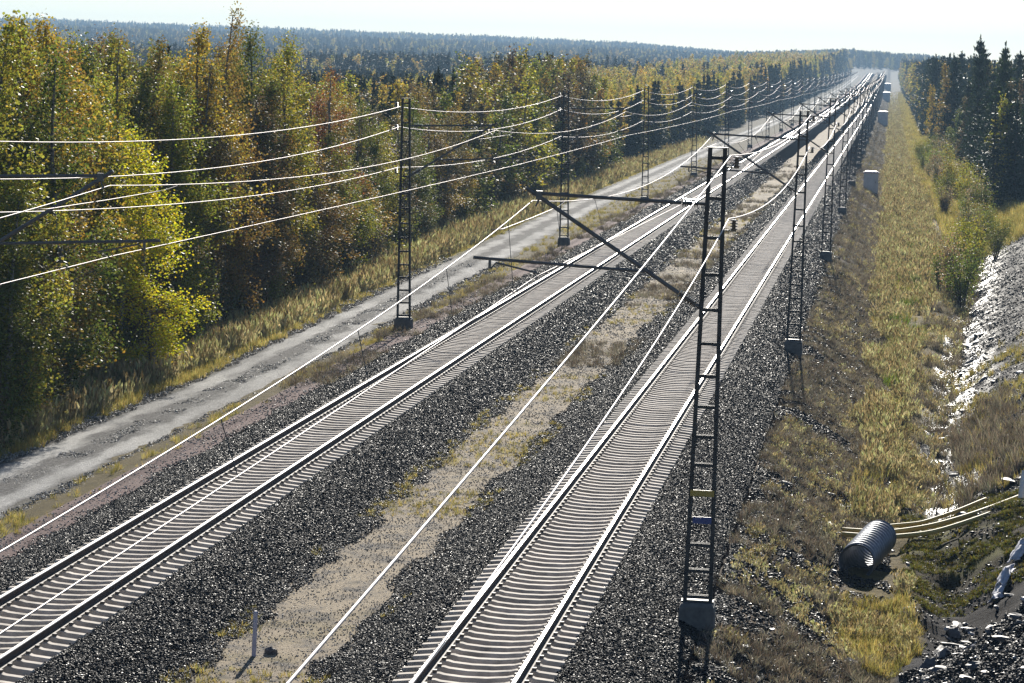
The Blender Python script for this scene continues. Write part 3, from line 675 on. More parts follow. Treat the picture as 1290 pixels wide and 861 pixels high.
X, Y = pts_in(4, 0.2, dr, 100, 300, rf, 21); kk = hsh(X+7, Y, 3.3) > 0.66
grass('ditch_green_grass', X[kk], Y[kk], 0.3, 0.75, GREENG, 4, 'fresh green clumps among the ditch grass', 21)
X, Y = pts_in(40, -1.2, 1.5, 67, 84, None, 22); kk = (((X-0.1)/0.95)**2+((Y-75.5)/6.3)**2 < 0.1+1.3*hsh(X, Y*0.4, 0.6))
grass('hollow_gold_grass', X[kk], Y[kk], 0.12, 0.42, GOLD, 5, 'golden grass patch in the hollow before the corrugated pipe', 22)
X, Y = pts_in(34, -1.4, 1.2, 68, 86, None, 26); kk = (((X-0.0)/1.1)**2+((Y-77)/7.3)**2 < 0.75+0.5*hsh(X, Y, 0.8)) & (hsh(X, Y, 1.4) > 0.4)
grass('hollow_straw', X[kk], Y[kk], 0.15, 0.42, STRAW, 5, 'straw tufts around the mouth of the corrugated pipe', 26)
X, Y = pts_in(150, 0.7, 6.0, 79.5, 98, None, 23); kk = (hsh(X, Y, 0.7)*0.6+0.4*hsh(X+3, Y, 0.25) > 0.46)
grass('moss_cover', X[kk], Y[kk], 0.02, 0.13, MOSS, 4, 'olive green moss on the earth plug under the yellow conduits', 23, cat='moss')
X, Y = pts_in(14, lambda y: 2.2+dshift(y), lambda y: 6.0+dshift(y), 98, 150, None, 24); kk = (hsh(X, Y, 2.3) > 0.5) & (Y < 126) & (X > 2.4) & (X < 4.6)
grass('bank_weeds', X[kk], Y[kk], 0.25, 0.75, WEED, 5, 'reddish brown weeds on the bare ditch bank', 24)
X, Y = pts_in(6, lambda y: 2.0+dshift(y), lambda y: 6.0+dshift(y), 98, 150, None, 25); kk = hsh(X, Y, 2.0) > 0.5
grass('bank_grass', X[kk], Y[kk], 0.2, 0.5, GOLD, 5, 'yellow green tufts on the bare ditch bank', 25)
X, Y = pts_in(20, lambda y: 0.7+dshift(y)*0.6, lambda y: 2.1+dshift(y), 97, 260, rf, 28); kk = hsh(X, Y, 1.1) > 0.55
grass('ditch_edge_weeds', X[kk], Y[kk], 0.15, 0.5, WEED, 5, 'brown weeds hanging over the muddy ditch edge', 28)
X, Y = pts_in(12, lambda y: 0.7+dshift(y)*0.6, lambda y: 1.9+dshift(y), 97, 260, rf, 29); kk = hsh(X+3, Y, 1.4) > 0.55
grass('ditch_edge_straw', X[kk], Y[kk], 0.2, 0.55, STRAW, 5, 'straw tufts hanging over the muddy ditch edge', 29)
X, Y = pts_in(5, lambda y: np.interp(y, [240, 420], [4.5, 3.0]), lambda y: np.interp(y, [240, 340, 450, 1700], [12, 10, 7.6, 9]), 240, 1700, near_fall(420, 1.2, 1700), 27)
grass('clearing_grass', X, Y, 0.4, 0.9, GOLD, 5, 'rough yellow grass before the dark conifers', 27)

# ------------------------------------------------------------------ trees
def quad_cloud(P, D, size, asp, r):
    """one leaf quad per point; D = preferred long direction (may be zero)"""
    n = len(P); a = r.normal(size=(n, 3))+D; a /= np.linalg.norm(a, axis=1)[:, None]+1e-9
    b = r.normal(size=(n, 3)); b -= (b*a).sum(1)[:, None]*a; b /= np.linalg.norm(b, axis=1)[:, None]+1e-9
    s = size*r.uniform(0.6, 1.3, n)[:, None]; a = a*s; b = b*s*asp
    V = np.stack([P-a*0.5, P+b*0.5, P+a*0.5, P-b*0.5], 1).reshape(-1, 3)
    return V, np.arange(n*4).reshape(n, 4)

def birch(seed, h=10.0, rx=1.5, leaves=13000, leaf=0.085, base=0.05):
    r = np.random.default_rng(seed); tb = MB()
    bend = r.normal(0, 0.3, 2)
    ax = lambda z: np.array([bend[0]*(z/h)**2+0.08*math.sin(z*0.9+seed), bend[1]*(z/h)**2+0.08*math.cos(z*0.7+seed), z])
    zz = np.linspace(-0.2, h*0.97, 12); tb.tube([ax(z) for z in zz], [0.095*(1-z/h)**0.9*(h/10)+0.012 for z in np.maximum(zz, 0)], 7)
    nb = 40; P = []; D = []; W = []; S = []
    lop = r.uniform(0, 6.283); lobes = [(r.uniform(0.2, 0.85), r.uniform(0, 6.283), r.uniform(0.25, 0.6)) for _ in range(4)]
    for i in range(nb):
        t = base+(0.98-base)*((i+r.random())/nb); z0 = h*t; az = r.uniform(0, 6.283)
        prof = min(1.0, 0.62+1.3*(t-base)) if t < 0.34 else ((1-t)/0.66)**0.52
        lob = 1+0.18*math.cos(az-lop)+sum(w_*math.exp(-((t-tz)/0.07)**2)*max(0, math.cos(az-la)) for tz, la, w_ in lobes)
        L = rx*max(0.10, prof)*r.uniform(0.6, 1.15)*lob; up = r.uniform(0.2, 0.8)+0.7*t
        d = np.array([math.cos(az), math.sin(az), up]); d /= np.linalg.norm(d)
        p0 = ax(z0); pts = [p0+d*L*s_+np.array([0, 0, -0.22*L*s_*s_]) for s_ in (0, 0.35, 0.7, 1.0)]
        tb.tube(pts, [0.026*(1-t)+0.010, 0.016*(1-t)+0.007, 0.007, 0.003], 4, False)
        nsub = max(2, int(7*L/rx))
        for q in range(nsub):
            s_ = r.uniform(0.3, 1.05); c = p0+d*L*s_+np.array([0, 0, -0.22*L*s_*s_])+r.normal(0, 0.14, 3)*(0.5+L*0.4)
            P.append(c); D.append((d[0]*0.3, d[1]*0.3, -0.5)); W.append(r.uniform(0.3, 1.6)*(0.7 if t > 0.8 else 1)); S.append(r.uniform(0.6, 1.25))
    for q in range(4): P.append(ax(h*r.uniform(0.9, 1.0))+r.normal(0, 0.08, 3)); D.append((0, 0, -0.4)); W.append(0.3); S.append(0.6)
    P = np.array(P); D = np.array(D); W = np.array(W); S = np.array(S); W /= W.sum()
    k = r.choice(len(P), leaves, p=W)
    off = r.normal(0, 1, (leaves, 3))*np.array([0.17, 0.17, 0.22])*(rx/1.5)**0.6*S[k][:, None]
    off[:, 2] -= np.abs(r.normal(0, 0.12, leaves))
    V, Q4 = quad_cloud(P[k]+off, D[k]*0.6, leaf, 0.75, r)
    V[:, 2] = np.maximum(V[:, 2], 0.05)
    cm = me_np('crown', V, Q4); cm.materials.append(M_LEAF)
    tm = tb.mesh('trunk', True); tm.materials.append(M_BARK)
    return tm, cm

def conifer(seed, h=9.0, rx=1.4, n=6500, pine=False, base=0.06, leaf=0.26):
    r = np.random.default_rng(seed); tb = MB(); P = []; D = []
    zz = np.linspace(-0.2, h, 8); tb.tube([(0.04*math.sin(z+seed), 0.04*math.cos(z), z) for z in zz], [0.11*(1-max(z, 0)/h)+0.01 for z in zz], 7)
    nw = 22 if not pine else 16
    for i in range(nw):
        t = base+(1-base)*(i+0.5*r.random())/nw; nbr = r.integers(5, 8)
        prof = (1-t)**(0.85 if not pine else 0.55)*(1 if t > 0.12 else 0.8)
        for q in range(nbr):
            az = 6.283*(q+r.random()*0.8)/nbr; L = max(0.10, rx*prof*r.uniform(0.7, 1.15))
            up = (0.75 if pine else 0.28)*(0.4+t)-(0 if pine else 0.25)*(1-t)
            d = np.array([math.cos(az), math.sin(az), up]); z0 = h*t
            tb.tube([(0, 0, z0), tuple(np.array([0, 0, z0])+d*L*0.95)], [0.02*(1-t)+0.006, 0.004], 3, False)
            m_ = int(6+n/(nw*6)*(L/rx)*1.35)
            s = r.uniform(0.08, 1.05, m_)**0.8; pp = np.array([0, 0, z0])+d*L*s[:, None]+r.normal(0, 1, (m_, 3))*np.array([0.09, 0.09, 0.06])*(1+(1-t))
            P.append(pp); D.append(np.tile(d*1.2+np.array([0, 0, 0.35 if pine else -0.1]), (m_, 1)))
    m_ = 60; P.append(np.stack([r.normal(0, 0.03, m_), r.normal(0, 0.03, m_), r.uniform(h*0.9, h*1.03, m_)], -1)); D.append(np.tile([0, 0, 1.5], (m_, 1)))
    P = np.concatenate(P); D = np.concatenate(D)
    V, Q4 = quad_cloud(P, D, leaf, 0.28, r)
    cm = me_np('crown', V, Q4); cm.materials.append(M_NEEDLE); tm = tb.mesh('trunk', True); tm.materials.append(M_PBARK)
    return tm, cm

def bush(seed, h=2.4, rx=1.0, leaves=2600, leaf=0.08):
    r = np.random.default_rng(seed); tb = MB(); P = []; W = []
    for i in range(14):
        az = r.uniform(0, 6.283); L = h*r.uniform(0.6, 1.0); o = rx*r.uniform(0.1, 0.9)
        tip = np.array([o*math.cos(az), o*math.sin(az), L]); mid = tip*np.array([0.4, 0.4, 0.55])
        tb.tube([(0.05*math.cos(az), 0.05*math.sin(az), -0.1), tuple(mid), tuple(tip)], [0.018, 0.011, 0.004], 4, False)
        for q in range(7): s = r.uniform(0.3, 1.0); P.append((mid*(1-s)*2*s*0+tip*np.array([s**1.4, s**1.4, s]))+r.normal(0, 0.07, 3)); W.append(1)
    P = np.array(P); k = r.integers(0, len(P), leaves)
    V, Q4 = quad_cloud(P[k]+r.normal(0, 1, (leaves, 3))*np.array([0.16, 0.16, 0.17]), np.tile([0, 0, 0.2], (leaves, 1)), leaf, 0.6, r)
    V[:, 2] = np.maximum(V[:, 2], 0.02)
    cm = me_np('foliage', V, Q4); cm.materials.append(M_LEAF); tm = tb.mesh('stems', True); tm.materials.append(M_PBARK)
    return tm, cm

BIRCH = [birch(100+i, 10, rx, 17000, 0.082) for i, rx in enumerate((1.55, 1.75, 1.6, 1.9, 1.45, 1.7))]
BIRCH_THIN = [birch(120+i, 10, rx, 9000, 0.075) for i, rx in enumerate((1.2, 1.4, 1.5))]
BIRCH_FAR = [birch(140+i, 10, rx, 3600, 0.17) for i, rx in enumerate((1.3, 1.5, 1.7, 1.4))]
SPRUCE = [conifer(200+i, 9, rx, 7000) for i, rx in enumerate((1.3, 1.5, 1.15))]
PINE = [conifer(220+i, 9, rx, 5200, True, 0.12, 0.32) for i, rx in enumerate((1.25, 1.5, 1.35))]
BUSH = [bush(300+i, 2.4, 1.0) for i in range(4)]

def plant(name, meshes, x, y, z, sc, rz, color, label, cat, group, sxy=None):
    t = empty(name, (x, y, z), rz); t.scale = (sxy or sc, sxy or sc, sc); tag(t, label, cat, group)
    names = ('stems', 'foliage') if cat == 'shrub' else ('trunk', 'crown')
    a = link(names[0], meshes[0], None, t); b = link(names[1], meshes[1], None, t); b.color = (*color, 1)
    return t
GOLDL, YGREEN, LIME, OLIVE, ORANGE, BROWN, GREEN, RED = (0.34, 0.26, 0.045), (0.27, 0.26, 0.045), (0.52, 0.50, 0.03), (0.14, 0.155, 0.04), (0.23, 0.165, 0.05), (0.115, 0.095, 0.06), (0.10, 0.13, 0.035), (0.20, 0.09, 0.045)
DARKN = [(0.032, 0.052, 0.024), (0.042, 0.062, 0.026), (0.026, 0.042, 0.024)]
def jit(c, a=0.18):
    k = random.uniform(1-a, 1+a); return tuple(max(0.005, x*k*random.uniform(0.92, 1.08)) for x in c)
def gzf(x, y): return float(gz(x, y, False))-0.05

taken = []
def put_birch(x, y, h, width, colr, label, thin=False, var=None):
    pool = BIRCH_THIN if thin else BIRCH if y < 230 else BIRCH_FAR
    i = (var if var is not None else random.randrange(99)) % len(pool)
    taken.append((x, y))
    return plant('birch_tree', pool[i], x, y, gzf(x, y), h/10, random.uniform(0, 6.28), colr, label, 'tree', 'birches of the forest edge', width/2.9*1.0)
# the trees one can single out along the forest edge: x, y, top height, crown width, colour, description
for x, y, top, wd, c_, thin, lb in (
    (-24.7, 94.0, 10.7, 3.3, YGREEN, False, 'tall yellow green birch at the forest edge, next to the road mast bracket arms'),
    (-23.9, 92.5, 6.2, 2.6, OLIVE, False, 'low olive green birch in front of the tall one at the road verge'),
    (-25.9, 106.5, 11.1, 3.2, GOLDL, False, 'tall golden orange birch with a loose pointed top'),
    (-26.2, 117.0, 10.7, 3.0, YGREEN, True, 'pale yellow birch with a broad rounded thin top'),
    (-24.5, 114.0, 7.3, 3.0, LIME, False, 'bright yellow green birch standing out before the dark forest edge'),
    (-26.8, 131.0, 11.2, 3.3, GOLDL, False, 'golden birch with a bushy square top'),
    (-26.6, 137.0, 12.0, 2.8, ORANGE, True, 'tallest birch of the forest edge with a thin sparse tip'),
    (-26.0, 127.0, 9.0, 3.1, OLIVE, False, 'olive green birch with a rounded top before the golden ones'),
    (-26.9, 146.0, 11.3, 3.2, OLIVE, False, 'tall green birch beside the tallest birch'),
    (-26.9, 155.0, 11.0, 3.0, YGREEN, False, 'yellow tinged birch with twin tops'),
    (-27.0, 166.0, 9.5, 2.8, RED, True, 'rusty red leaved young tree among the birches'),
    (-25.4, 103.0, 8.0, 3.0, BROWN, True, 'brown half bare birch in the shade below the golden orange one'),
    (-26.0, 121.5, 7.0, 2.8, BROWN, True, 'dull brown half bare birch beside the bright yellow green one')):
    put_birch(x, y, top+1.2, wd*1.2, c_, lb, thin)
PAL = [(GOLDL, 'golden leaved'), (YGREEN, 'yellow green leaved'), (OLIVE, 'olive green'), (ORANGE, 'orange brown leaved'), (BROWN, 'dull brown half bare'), (BROWN, 'dull brown half bare'), (OLIVE, 'olive green')]
PAL0 = [PAL[4], PAL[2], PAL[4], PAL[4], PAL[2], PAL[1], PAL[3]]
ORDN = ['first', 'second', 'third', 'fourth', 'fifth', 'sixth']
def where(y):
    k = sum(y > v for v in LY)
    return 'between the %s and %s road masts' % (ORDN[k-1], ORDN[k]) if k else 'before the first road mast'
def topz(y): return np.interp(y, [85, 150, 165, 185, 210, 245, 275, 330, 450, 700], [10.6, 10.3, 9.3, 8.6, 8.4, 9.0, 10.6, 11.2, 12.0, 12.6])
rr = random.Random(5); nb = nc = 0
for row in range(5):
    y = 86+row*7
    while y < (345 if row < 3 else 230):
        y += rr.uniform(1.5, 2.7)*(1.0 if y < 180 else 1.5)
        x = float(edge(y))+0.35-row*2.1-rr.uniform(0, 1.3)
        if abs(x)/y > 0.275: continue
        if any((x-a)**2+(y-b)**2 < 1.1 for a, b in taken) or (x > -26.6 and 103.5 < y < 117.5): continue
        top = float(topz(y))*rr.uniform(0.86, 1.04)
        if row == 0: top *= rr.uniform(0.55, 0.98)
        if row >= 2 and rr.random() < 0.38 or (row >= 1 and 165 < y < 260 and rr.random() < 0.45):
            h = (top+1.2)*rr.uniform(0.8, 0.98); nc += 1; taken.append((x, y))
            sp = rr.random() < 0.55
            plant('spruce_tree' if sp else 'pine_tree', (SPRUCE if sp else PINE)[rr.randrange(3)], x, y, gzf(x, y), h/9, rr.uniform(0, 6.28), jit(DARKN[rr.randrange(3)]),
                  'dark %s, %s tree row, %s' % ('spruce' if sp else 'young pine', ORDN[row], where(y)), 'tree', 'conifers of the forest edge', h/9*rr.uniform(0.75, 1.0))
        else:
            c_, lb = (PAL0 if row == 0 else PAL)[rr.randrange(7)]; nb += 1; lb = '%s birch, %s, %s' % (lb, 'at the verge' if row == 0 else '%s tree row' % ORDN[row], where(y))
            put_birch(x, y, top+1.2, rr.uniform(2.9, 4.2), jit(c_), lb, thin=c_ is BROWN and y < 230)
for i in range(80):
    y = 90+i*2.1+rr.uniform(-0.8, 0.8) if i < 60 else 216+(i-60)*5; x = float(edge(y))+rr.uniform(-0.6, 0.9)
    if abs(x)/y > 0.272 or 104 < y < 115: continue
    c_, lb = ((BROWN, 'brown leaved shrub at the forest foot,'), (OLIVE, 'olive green shrub at the forest foot,'), (BROWN, 'brown leaved shrub at the forest foot,'))[i % 3]
    plant('shrub', BUSH[i % 4], x, y, gzf(x, y), rr.uniform(0.7, 1.6), rr.uniform(0, 6.28), jit(c_), lb+' '+where(y), 'shrub', 'shrubs along the forest edge')

# right hand side: dark conifers beyond the clearing
RT = []
for x, y, top, kind, wd, c_, lb in (
    (8.9, 296, 7.0, 's', 3.4, DARKN[2], 'dark conical spruce standing alone before the conifer wood by the ditch'),
    (9.3, 302, 8.2, 'b', 2.6, YGREEN, 'thin pale birch behind the lone dark spruce'),
    (9.3, 372, 13.6, 'p', 3.4, DARKN[0], 'tallest dark pine of the wood beyond the ditch clearing'),
    (7.6, 455, 11.5, 'b', 3.4, ORANGE, 'orange brown birch within the dark conifer wood'),
    (6.9, 540, 8.5, 'b', 3.2, GOLDL, 'golden low birch at the tip of the conifer wood')):
    RT.append((x, y))
    if kind == 'b': plant('birch_tree', BIRCH_FAR[len(RT) % 4], x, y, gzf(x, y), (top+1.5)/10, 1.0, c_, lb, 'tree', None, wd/2.9)
    else: plant('spruce_tree' if kind == 's' else 'pine_tree', (SPRUCE if kind == 's' else PINE)[len(RT) % 3], x, y, gzf(x, y), (top+1.5)/9, 1.0, c_, lb, 'tree', None, wd/2.9)
rows = 0
NEARR = [(10.6+0.75*k+rr.uniform(-0.2, 0.2), 293+rr.uniform(0, 26)) for k in range(6)]+[(11.2+0.7*k, 322+rr.uniform(0, 30)) for k in range(5)]
for i in range(900):
    y = 300+620*rr.random()**1.4; x = float(np.interp(y, [300, 340, 450, 620, 1000], [10.2, 9.4, 7.2, 7.0, 7.6]))+rr.random()**1.5*min(22, (y*0.045))
    if i < 11: x, y = NEARR[i]
    elif x/y > 0.047 or any((x-a)**2+((y-b)*0.5)**2 < 1.6 for a, b in RT): continue
    if rows > 175: break
    RT.append((x, y)); rows += 1
    dx = x-float(np.interp(y, [300, 340, 450, 620, 1000], [10.2, 9.4, 7.2, 7.0, 7.6]))
    top = (rr.uniform(6.5, 9.5) if dx < 1.5 and y < 420 else rr.uniform(10.0, 13.2)) if y < 700 else rr.uniform(10.5, 13.0)
    if rr.random() < 0.13:
        plant('birch_tree', BIRCH_FAR[rr.randrange(4)], x, y, gzf(x, y), (top*0.85+1.4)/10, rr.uniform(0, 6), jit(rr.choice((ORANGE, BROWN, OLIVE))), 'autumn coloured birch scattered in the conifer wood beyond the ditch', 'tree', 'birches in the conifer wood', 1.1)
    else:
        sp = rr.random() < 0.5; h = top+1.4
        plant('spruce_tree' if sp else 'pine_tree', (SPRUCE if sp else PINE)[rr.randrange(3)], x, y, gzf(x, y), h/9, rr.uniform(0, 6.28), jit(DARKN[rr.randrange(3)], 0.3),
              '%s dark %s in the conifer wood, %s' % ('low' if top < 9.8 else 'tall', 'spruce' if sp else 'pine', 'beside the lone spruce' if y < 345 else 'level with the first white cabinet' if y < 430 else 'between the first and second white huts' if y < 680 else 'level with the second white hut'), 'tree', 'conifers beyond the ditch', rr.uniform(1.15, 1.65))
for i in range(72):
    y = 185+rr.random()**1.2*270; x = float(np.interp(y, [185, 240, 300, 480], [3.2, 5.0, 5.2, 4.6]))+rr.uniform(-0.7, 2.6)
    c_, lb = ((OLIVE, 'olive green shrub in the thicket beside the ditch grass'), (YGREEN, 'yellow leaved shrub in the thicket beside the ditch grass'), ((0.26, 0.22, 0.15), 'pale half bare shrub in the thicket beside the ditch grass'))[i % 3]
    plant('shrub', BUSH[i % 4], x, y, gzf(x, y), rr.uniform(0.8, 1.7), rr.uniform(0, 6.28), jit(c_), lb, 'shrub', 'shrubs beside the ditch')

# far woods: one mass that nobody could count
FB = []
for t_, c_ in BIRCH_FAR[:2]+[birch(160+i, 10, 1.5, 1500, 0.30) for i in range(2)]:
    me = c_.copy(); me.materials.clear(); me.materials.append(M_FARB); FB.append(me)
for i in range(3):
    t_, c_ = conifer(240+i, 10, 1.5, 1500, i == 2, 0.04, 0.5); me = c_.copy(); me.materials.clear(); me.materials.append(M_FARN); FB.append(me)
FARC = source_collection('far_tree_shape', FB)
def wood(name, X, Y, top, conif, label, seed, wide=1.0):
    r = np.random.default_rng(seed); n = len(X); z = gz(X, Y, False)-0.1
    h = np.maximum(3.0, top)*r.uniform(0.62, 1.12, n)
    idx = np.where(r.random(n) < conif, r.integers(4, 7, n), r.integers(0, 4, n)); idx = np.where((Y > 700) & (idx < 2), idx+2, idx)
    rot = np.zeros((n, 3)); rot[:, 2] = r.uniform(0, 6.28, n)
    sc = np.stack([h/10*wide*r.uniform(0.8, 1.2, n)]*2+[h/10], -1)
    return scatter(name, np.stack([X, Y, z], -1), rot, sc, idx, FARC, label, 'forest')
r = np.random.default_rng(31)
Y = 345+(2400-345)*r.random(1700)**1.35; X = edge(Y)-0.3-45*r.random(1700)**1.4
wood('far_birch_wood', X, Y, (topz(Y)+1.2+2.0*np.clip((Y-600)/600, 0, 1))*(0.72+0.4*hsh(X*0.5, Y, 14)), 0.07, 'distant autumn birch wood along the far part of the gravel road', 31)
Y = r.uniform(170, 900, 7000); X = -r.uniform(0.10, 0.30, 7000)*Y; kk = (X < edge(Y)-13) & (X > -190); X, Y = X[kk], Y[kk]
wood('inner_wood', X, Y, np.interp(Y, [170, 400, 900], [8.6, 8.4, 8.0]), 0.8, 'dark young conifer wood behind the birch edge', 32)
Y = 620+1700*r.random(3500)**1.5; X = np.interp(Y, [600, 1000, 2300], [7.2, 7.2, 6.0])+45*r.random(3500)**1.5
wood('far_conifer_wood', X, Y, np.full(len(X), 13.0), 0.7, 'distant mixed wood along the far part of the ditch', 33)
Y = 900+3900*r.random(60000)**1.15; X = -r.uniform(0.0, 0.31, 60000)*Y-30; kk = ~((Y > 1150) & (Y < 1700) & (hsh(X, Y, 260) > 0.42)); X, Y = X[kk], Y[kk]
wood('hill_forest', X, Y, np.full(len(X), 9.5)*(0.75+0.5*hsh(X, Y, 30)), 0.8, 'blue hazy forest covering the distant hills', 34, 1.5)
Y = r.uniform(2680, 4600, 16000); X = r.uniform(-0.08, 0.12, 16000)*Y
wood('end_forest', X, Y, np.full(len(X), 10.0), 0.8, 'hazy blue forest closing the view where the tracks vanish', 35, 1.5)
Y = r.uniform(1500, 2700, 3000); X = r.uniform(14, 260, 3000)
wood('far_ridge_wood', X, Y, np.full(len(X), 10.0), 0.8, 'distant forest beyond the conifer wood', 36, 1.4)

# ------------------------------------------------------------------ equipment cabinets, signals, stake
M_CAB = simple('cabinet_paint', (0.60, 0.60, 0.64), 0.5, var=0.12, scale=2).m
M_CABTOP = simple('cabinet_roof', (0.70, 0.55, 0.54), 0.4, var=0.1).m
def cabinet(x, y, wd, h, label):
    z = float(gz(x, y, False)); t = empty('equipment_cabinet', (x, y, z)); tag(t, label, 'cabinet', 'trackside cabinets')
    b = MB(); b.box((0, 0, h/2-0.1), (wd, wd*0.9, h-0.1)); b.build('body', M_CAB, t)
    b = MB(); e = wd/2+0.07; q = lambda k, zz: [(-k, -k*0.92, zz), (k, -k*0.92, zz), (k, k*0.92, zz), (-k, k*0.92, zz)]
    b.hexa(q(e, h-0.13), q(e, h-0.04)); b.hexa(q(e, h-0.04), q(e*0.7, h+0.06)); b.build('roof', M_CABTOP, t)
    d = MB(); d.box((0, -wd*0.45-0.012, h*0.47), (wd*0.82, 0.022, h*0.72)); dd = d.build('door', M_CAB, t)
    d = MB(); d.box((wd*0.3, -wd*0.45-0.04, h*0.5), (0.04, 0.04, 0.16)); d.build('handle', M_TUBE, dd)
    b = MB(); b.box((0, 0, -0.15), (wd*0.95, wd*0.86, 0.3)); b.build('plinth', M_CONC, t)
cabinet(-1.6, 336, 1.4, 2.0, 'white trackside cabinet with pinkish roof, standing nearest the thicket')
cabinet(-1.55, 770, 2.2, 3.1, 'larger white trackside hut beyond the first cabinet')
cabinet(-1.5, 1290, 2.6, 3.4, 'small looking far white hut beside the ditch, third of the row')
cabinet(-1.5, 1700, 3.0, 3.6, 'farthest white hut beside the ditch where the tracks vanish')
M_BLACK = simple('signal_black', (0.015, 0.015, 0.017), 0.5).m
M_GREENP = simple('signal_back', (0.22, 0.30, 0.28), 0.5).m
def signal(x, y, zc, rad, mat, label):
    z = float(gz(x, y, False)); t = empty('railway_signal', (x, y, z)); tag(t, label, 'signal')
    b = MB(); b.tube([(0, 0, -0.2), (0, 0, zc-z+rad*0.6)], 0.09, 8); b.build('post', M_MAST, t)
    b = MB(); b.tube([(0, -0.12, zc-z), (0, -0.02, zc-z)], [rad, rad], 20); h_ = b.build('head', mat, t)
    b = MB(); b.tube([(0, -0.35, zc-z+rad*0.35), (0, -0.13, zc-z+rad*0.35)], 0.16, 10); b.tube([(0, -0.35, zc-z-rad*0.35), (0, -0.13, zc-z-rad*0.35)], 0.16, 10); b.build('hood', M_BLACK, h_)
signal(-3.5, 690, 6.0+R_(690), 0.45, M_BLACK, 'black round signal head on a post in the row of ditch side masts')
signal(-18.4, 850, 4.9+R_(850), 0.6, M_GREENP, 'grey green signal board on a post by the far gravel road')

M_STAKE = simple('stake_paint', (0.42, 0.40, 0.50), 0.6, var=0.15, scale=6).m
t = empty('marker_stake', (-10.88, 59.8, -0.72)); tag(t, 'pale upright marker stake on the strip between the tracks', 'stake'); t.rotation_euler = (0.02, 0.02, 0.3)
b = MB(); q = lambda k, zz: [(-k, -k, zz), (k, -k, zz), (k, k, zz), (-k, k, zz)]
b.hexa(q(0.036, -0.3), q(0.034, 0.80)); b.hexa(q(0.034, 0.80), q(0.02, 0.83)); b.build('post', M_STAKE, t)
M_ROCK = simple('grey_rock', (0.11, 0.105, 0.11), 0.6, 0, 0.25, var=0.4, scale=14).m
M_PALE = simple('pale_rock', (0.42, 0.39, 0.38), 0.5, var=0.3, scale=14).m
o = link('rock', rock_mesh('rock', 77, M_ROCK, (1, 0.8, 0.7), 2)); o.location = (-10.62, 60.1, -0.66); o.scale = (0.13, 0.11, 0.12)
tag(o, 'grey rock lying beside the pale marker stake', 'rock')

# ------------------------------------------------------------------ the ditch: corrugated pipe, conduits, cloth, rocks, puddle
M_PIPE = simple('galvanised', (0.17, 0.185, 0.22), 0.5, 0.7, var=0.35, scale=5).m
def culvert():
    ax0 = Vector((-0.42, 82.6, -1.80)); ax1 = Vector((0.10, 86.2, -1.66)); d = (ax1-ax0).normalized(); L = (ax1-ax0).length
    up = Vector((0, 0, 1)); up = (up-up.dot(d)*d).normalized(); sd = d.cross(up); n = 40; N = 117; r0 = 0.42
    V = []; Fc = []
    for lay, rb in ((0, r0), (1, r0-0.022)):
        for i in range(N+1):
            rad = rb+0.022*math.cos(2*math.pi*i/9.0); p = d*(L*i/N)
            for k in range(n): a = 2*math.pi*k/n; V.append(p+rad*(math.cos(a)*sd+math.sin(a)*up))
        o0 = lay*(N+1)*n
        for i in range(N):
            for k in range(n):
                f = (o0+i*n+k, o0+i*n+(k+1) % n, o0+(i+1)*n+(k+1) % n, o0+(i+1)*n+k); Fc.append(f if lay else f[::-1])
    h = (N+1)*n
    for e in (0, N*n):
        for k in range(n): Fc.append((e+k, e+(k+1) % n, h+e+(k+1) % n, h+e+k))
    o = link('culvert_pipe', me_from('culvert_pipe', V, Fc, True), M_PIPE); o.location = ax0
    tag(o, 'large corrugated steel culvert pipe lying open in the ditch', 'pipe')
culvert()
M_COND = simple('conduit_yellow', (0.48, 0.36, 0.12), 0.6, 0, 0.2, var=0.12, scale=3).m
def gline(P, r, name, mat, label, cat, group=None):
    X = np.array([p[0] for p in P]); t = np.linspace(0, 1, len(P)); tt = np.linspace(0, 1, 40)
    pts = [[np.interp(q, t, [p[k] for p in P]) for k in range(3)] for q in tt]
    for _ in range(6):
        for i in range(1, 39): pts[i] = [(pts[i-1][k]+2*pts[i][k]+pts[i+1][k])/4 for k in range(3)]
    b = MB(); b.tube(pts, r, 10); return tag(b.build(name, mat, None, True), label, cat, group)
def gp(x, y, dz): return (x, y, float(gz(x, y))+dz)
def over(P): return [(x, y, max(z, float(gz(x, y, False))+0.09)) for x, y, z in P]
gline(over([(-0.85, 88.3, -1.9), (0.35, 88.2, -1.93), (1.5, 88.4, -1.78), (2.6, 89.3, -1.56), (3.8, 90.6, -1.3), (5.5, 92.5, -0.9)]), 0.062, 'conduit', M_COND, 'lowest yellow plastic conduit lying over the mossy earth plug', 'conduit', 'yellow conduits')
gline(over([(-0.85, 89.0, -1.88), (0.35, 88.9, -1.9), (1.5, 89.3, -1.72), (2.6, 90.5, -1.5), (3.8, 92.2, -1.25), (5.5, 94.2, -0.85)]), 0.062, 'conduit', M_COND, 'middle yellow plastic conduit lying over the mossy earth plug', 'conduit', 'yellow conduits')
gline(over([(0.2, 89.8, -1.86), (1.2, 90.0, -1.75), (2.1, 91.1, -1.55), (2.9, 92.4, -1.35)]), 0.05, 'conduit', M_COND, 'short upper yellow conduit ending on the mossy earth plug', 'conduit', 'yellow conduits')
m = Mat('geotextile'); f = m.noise(6, 4); m.col(m.ramp(f, [(0.3, (0.50, 0.50, 0.58)), (0.7, (0.70, 0.70, 0.76))])).set(0.8); m.bump(f, 0.5, 0.05); M_CLOTH = m.m
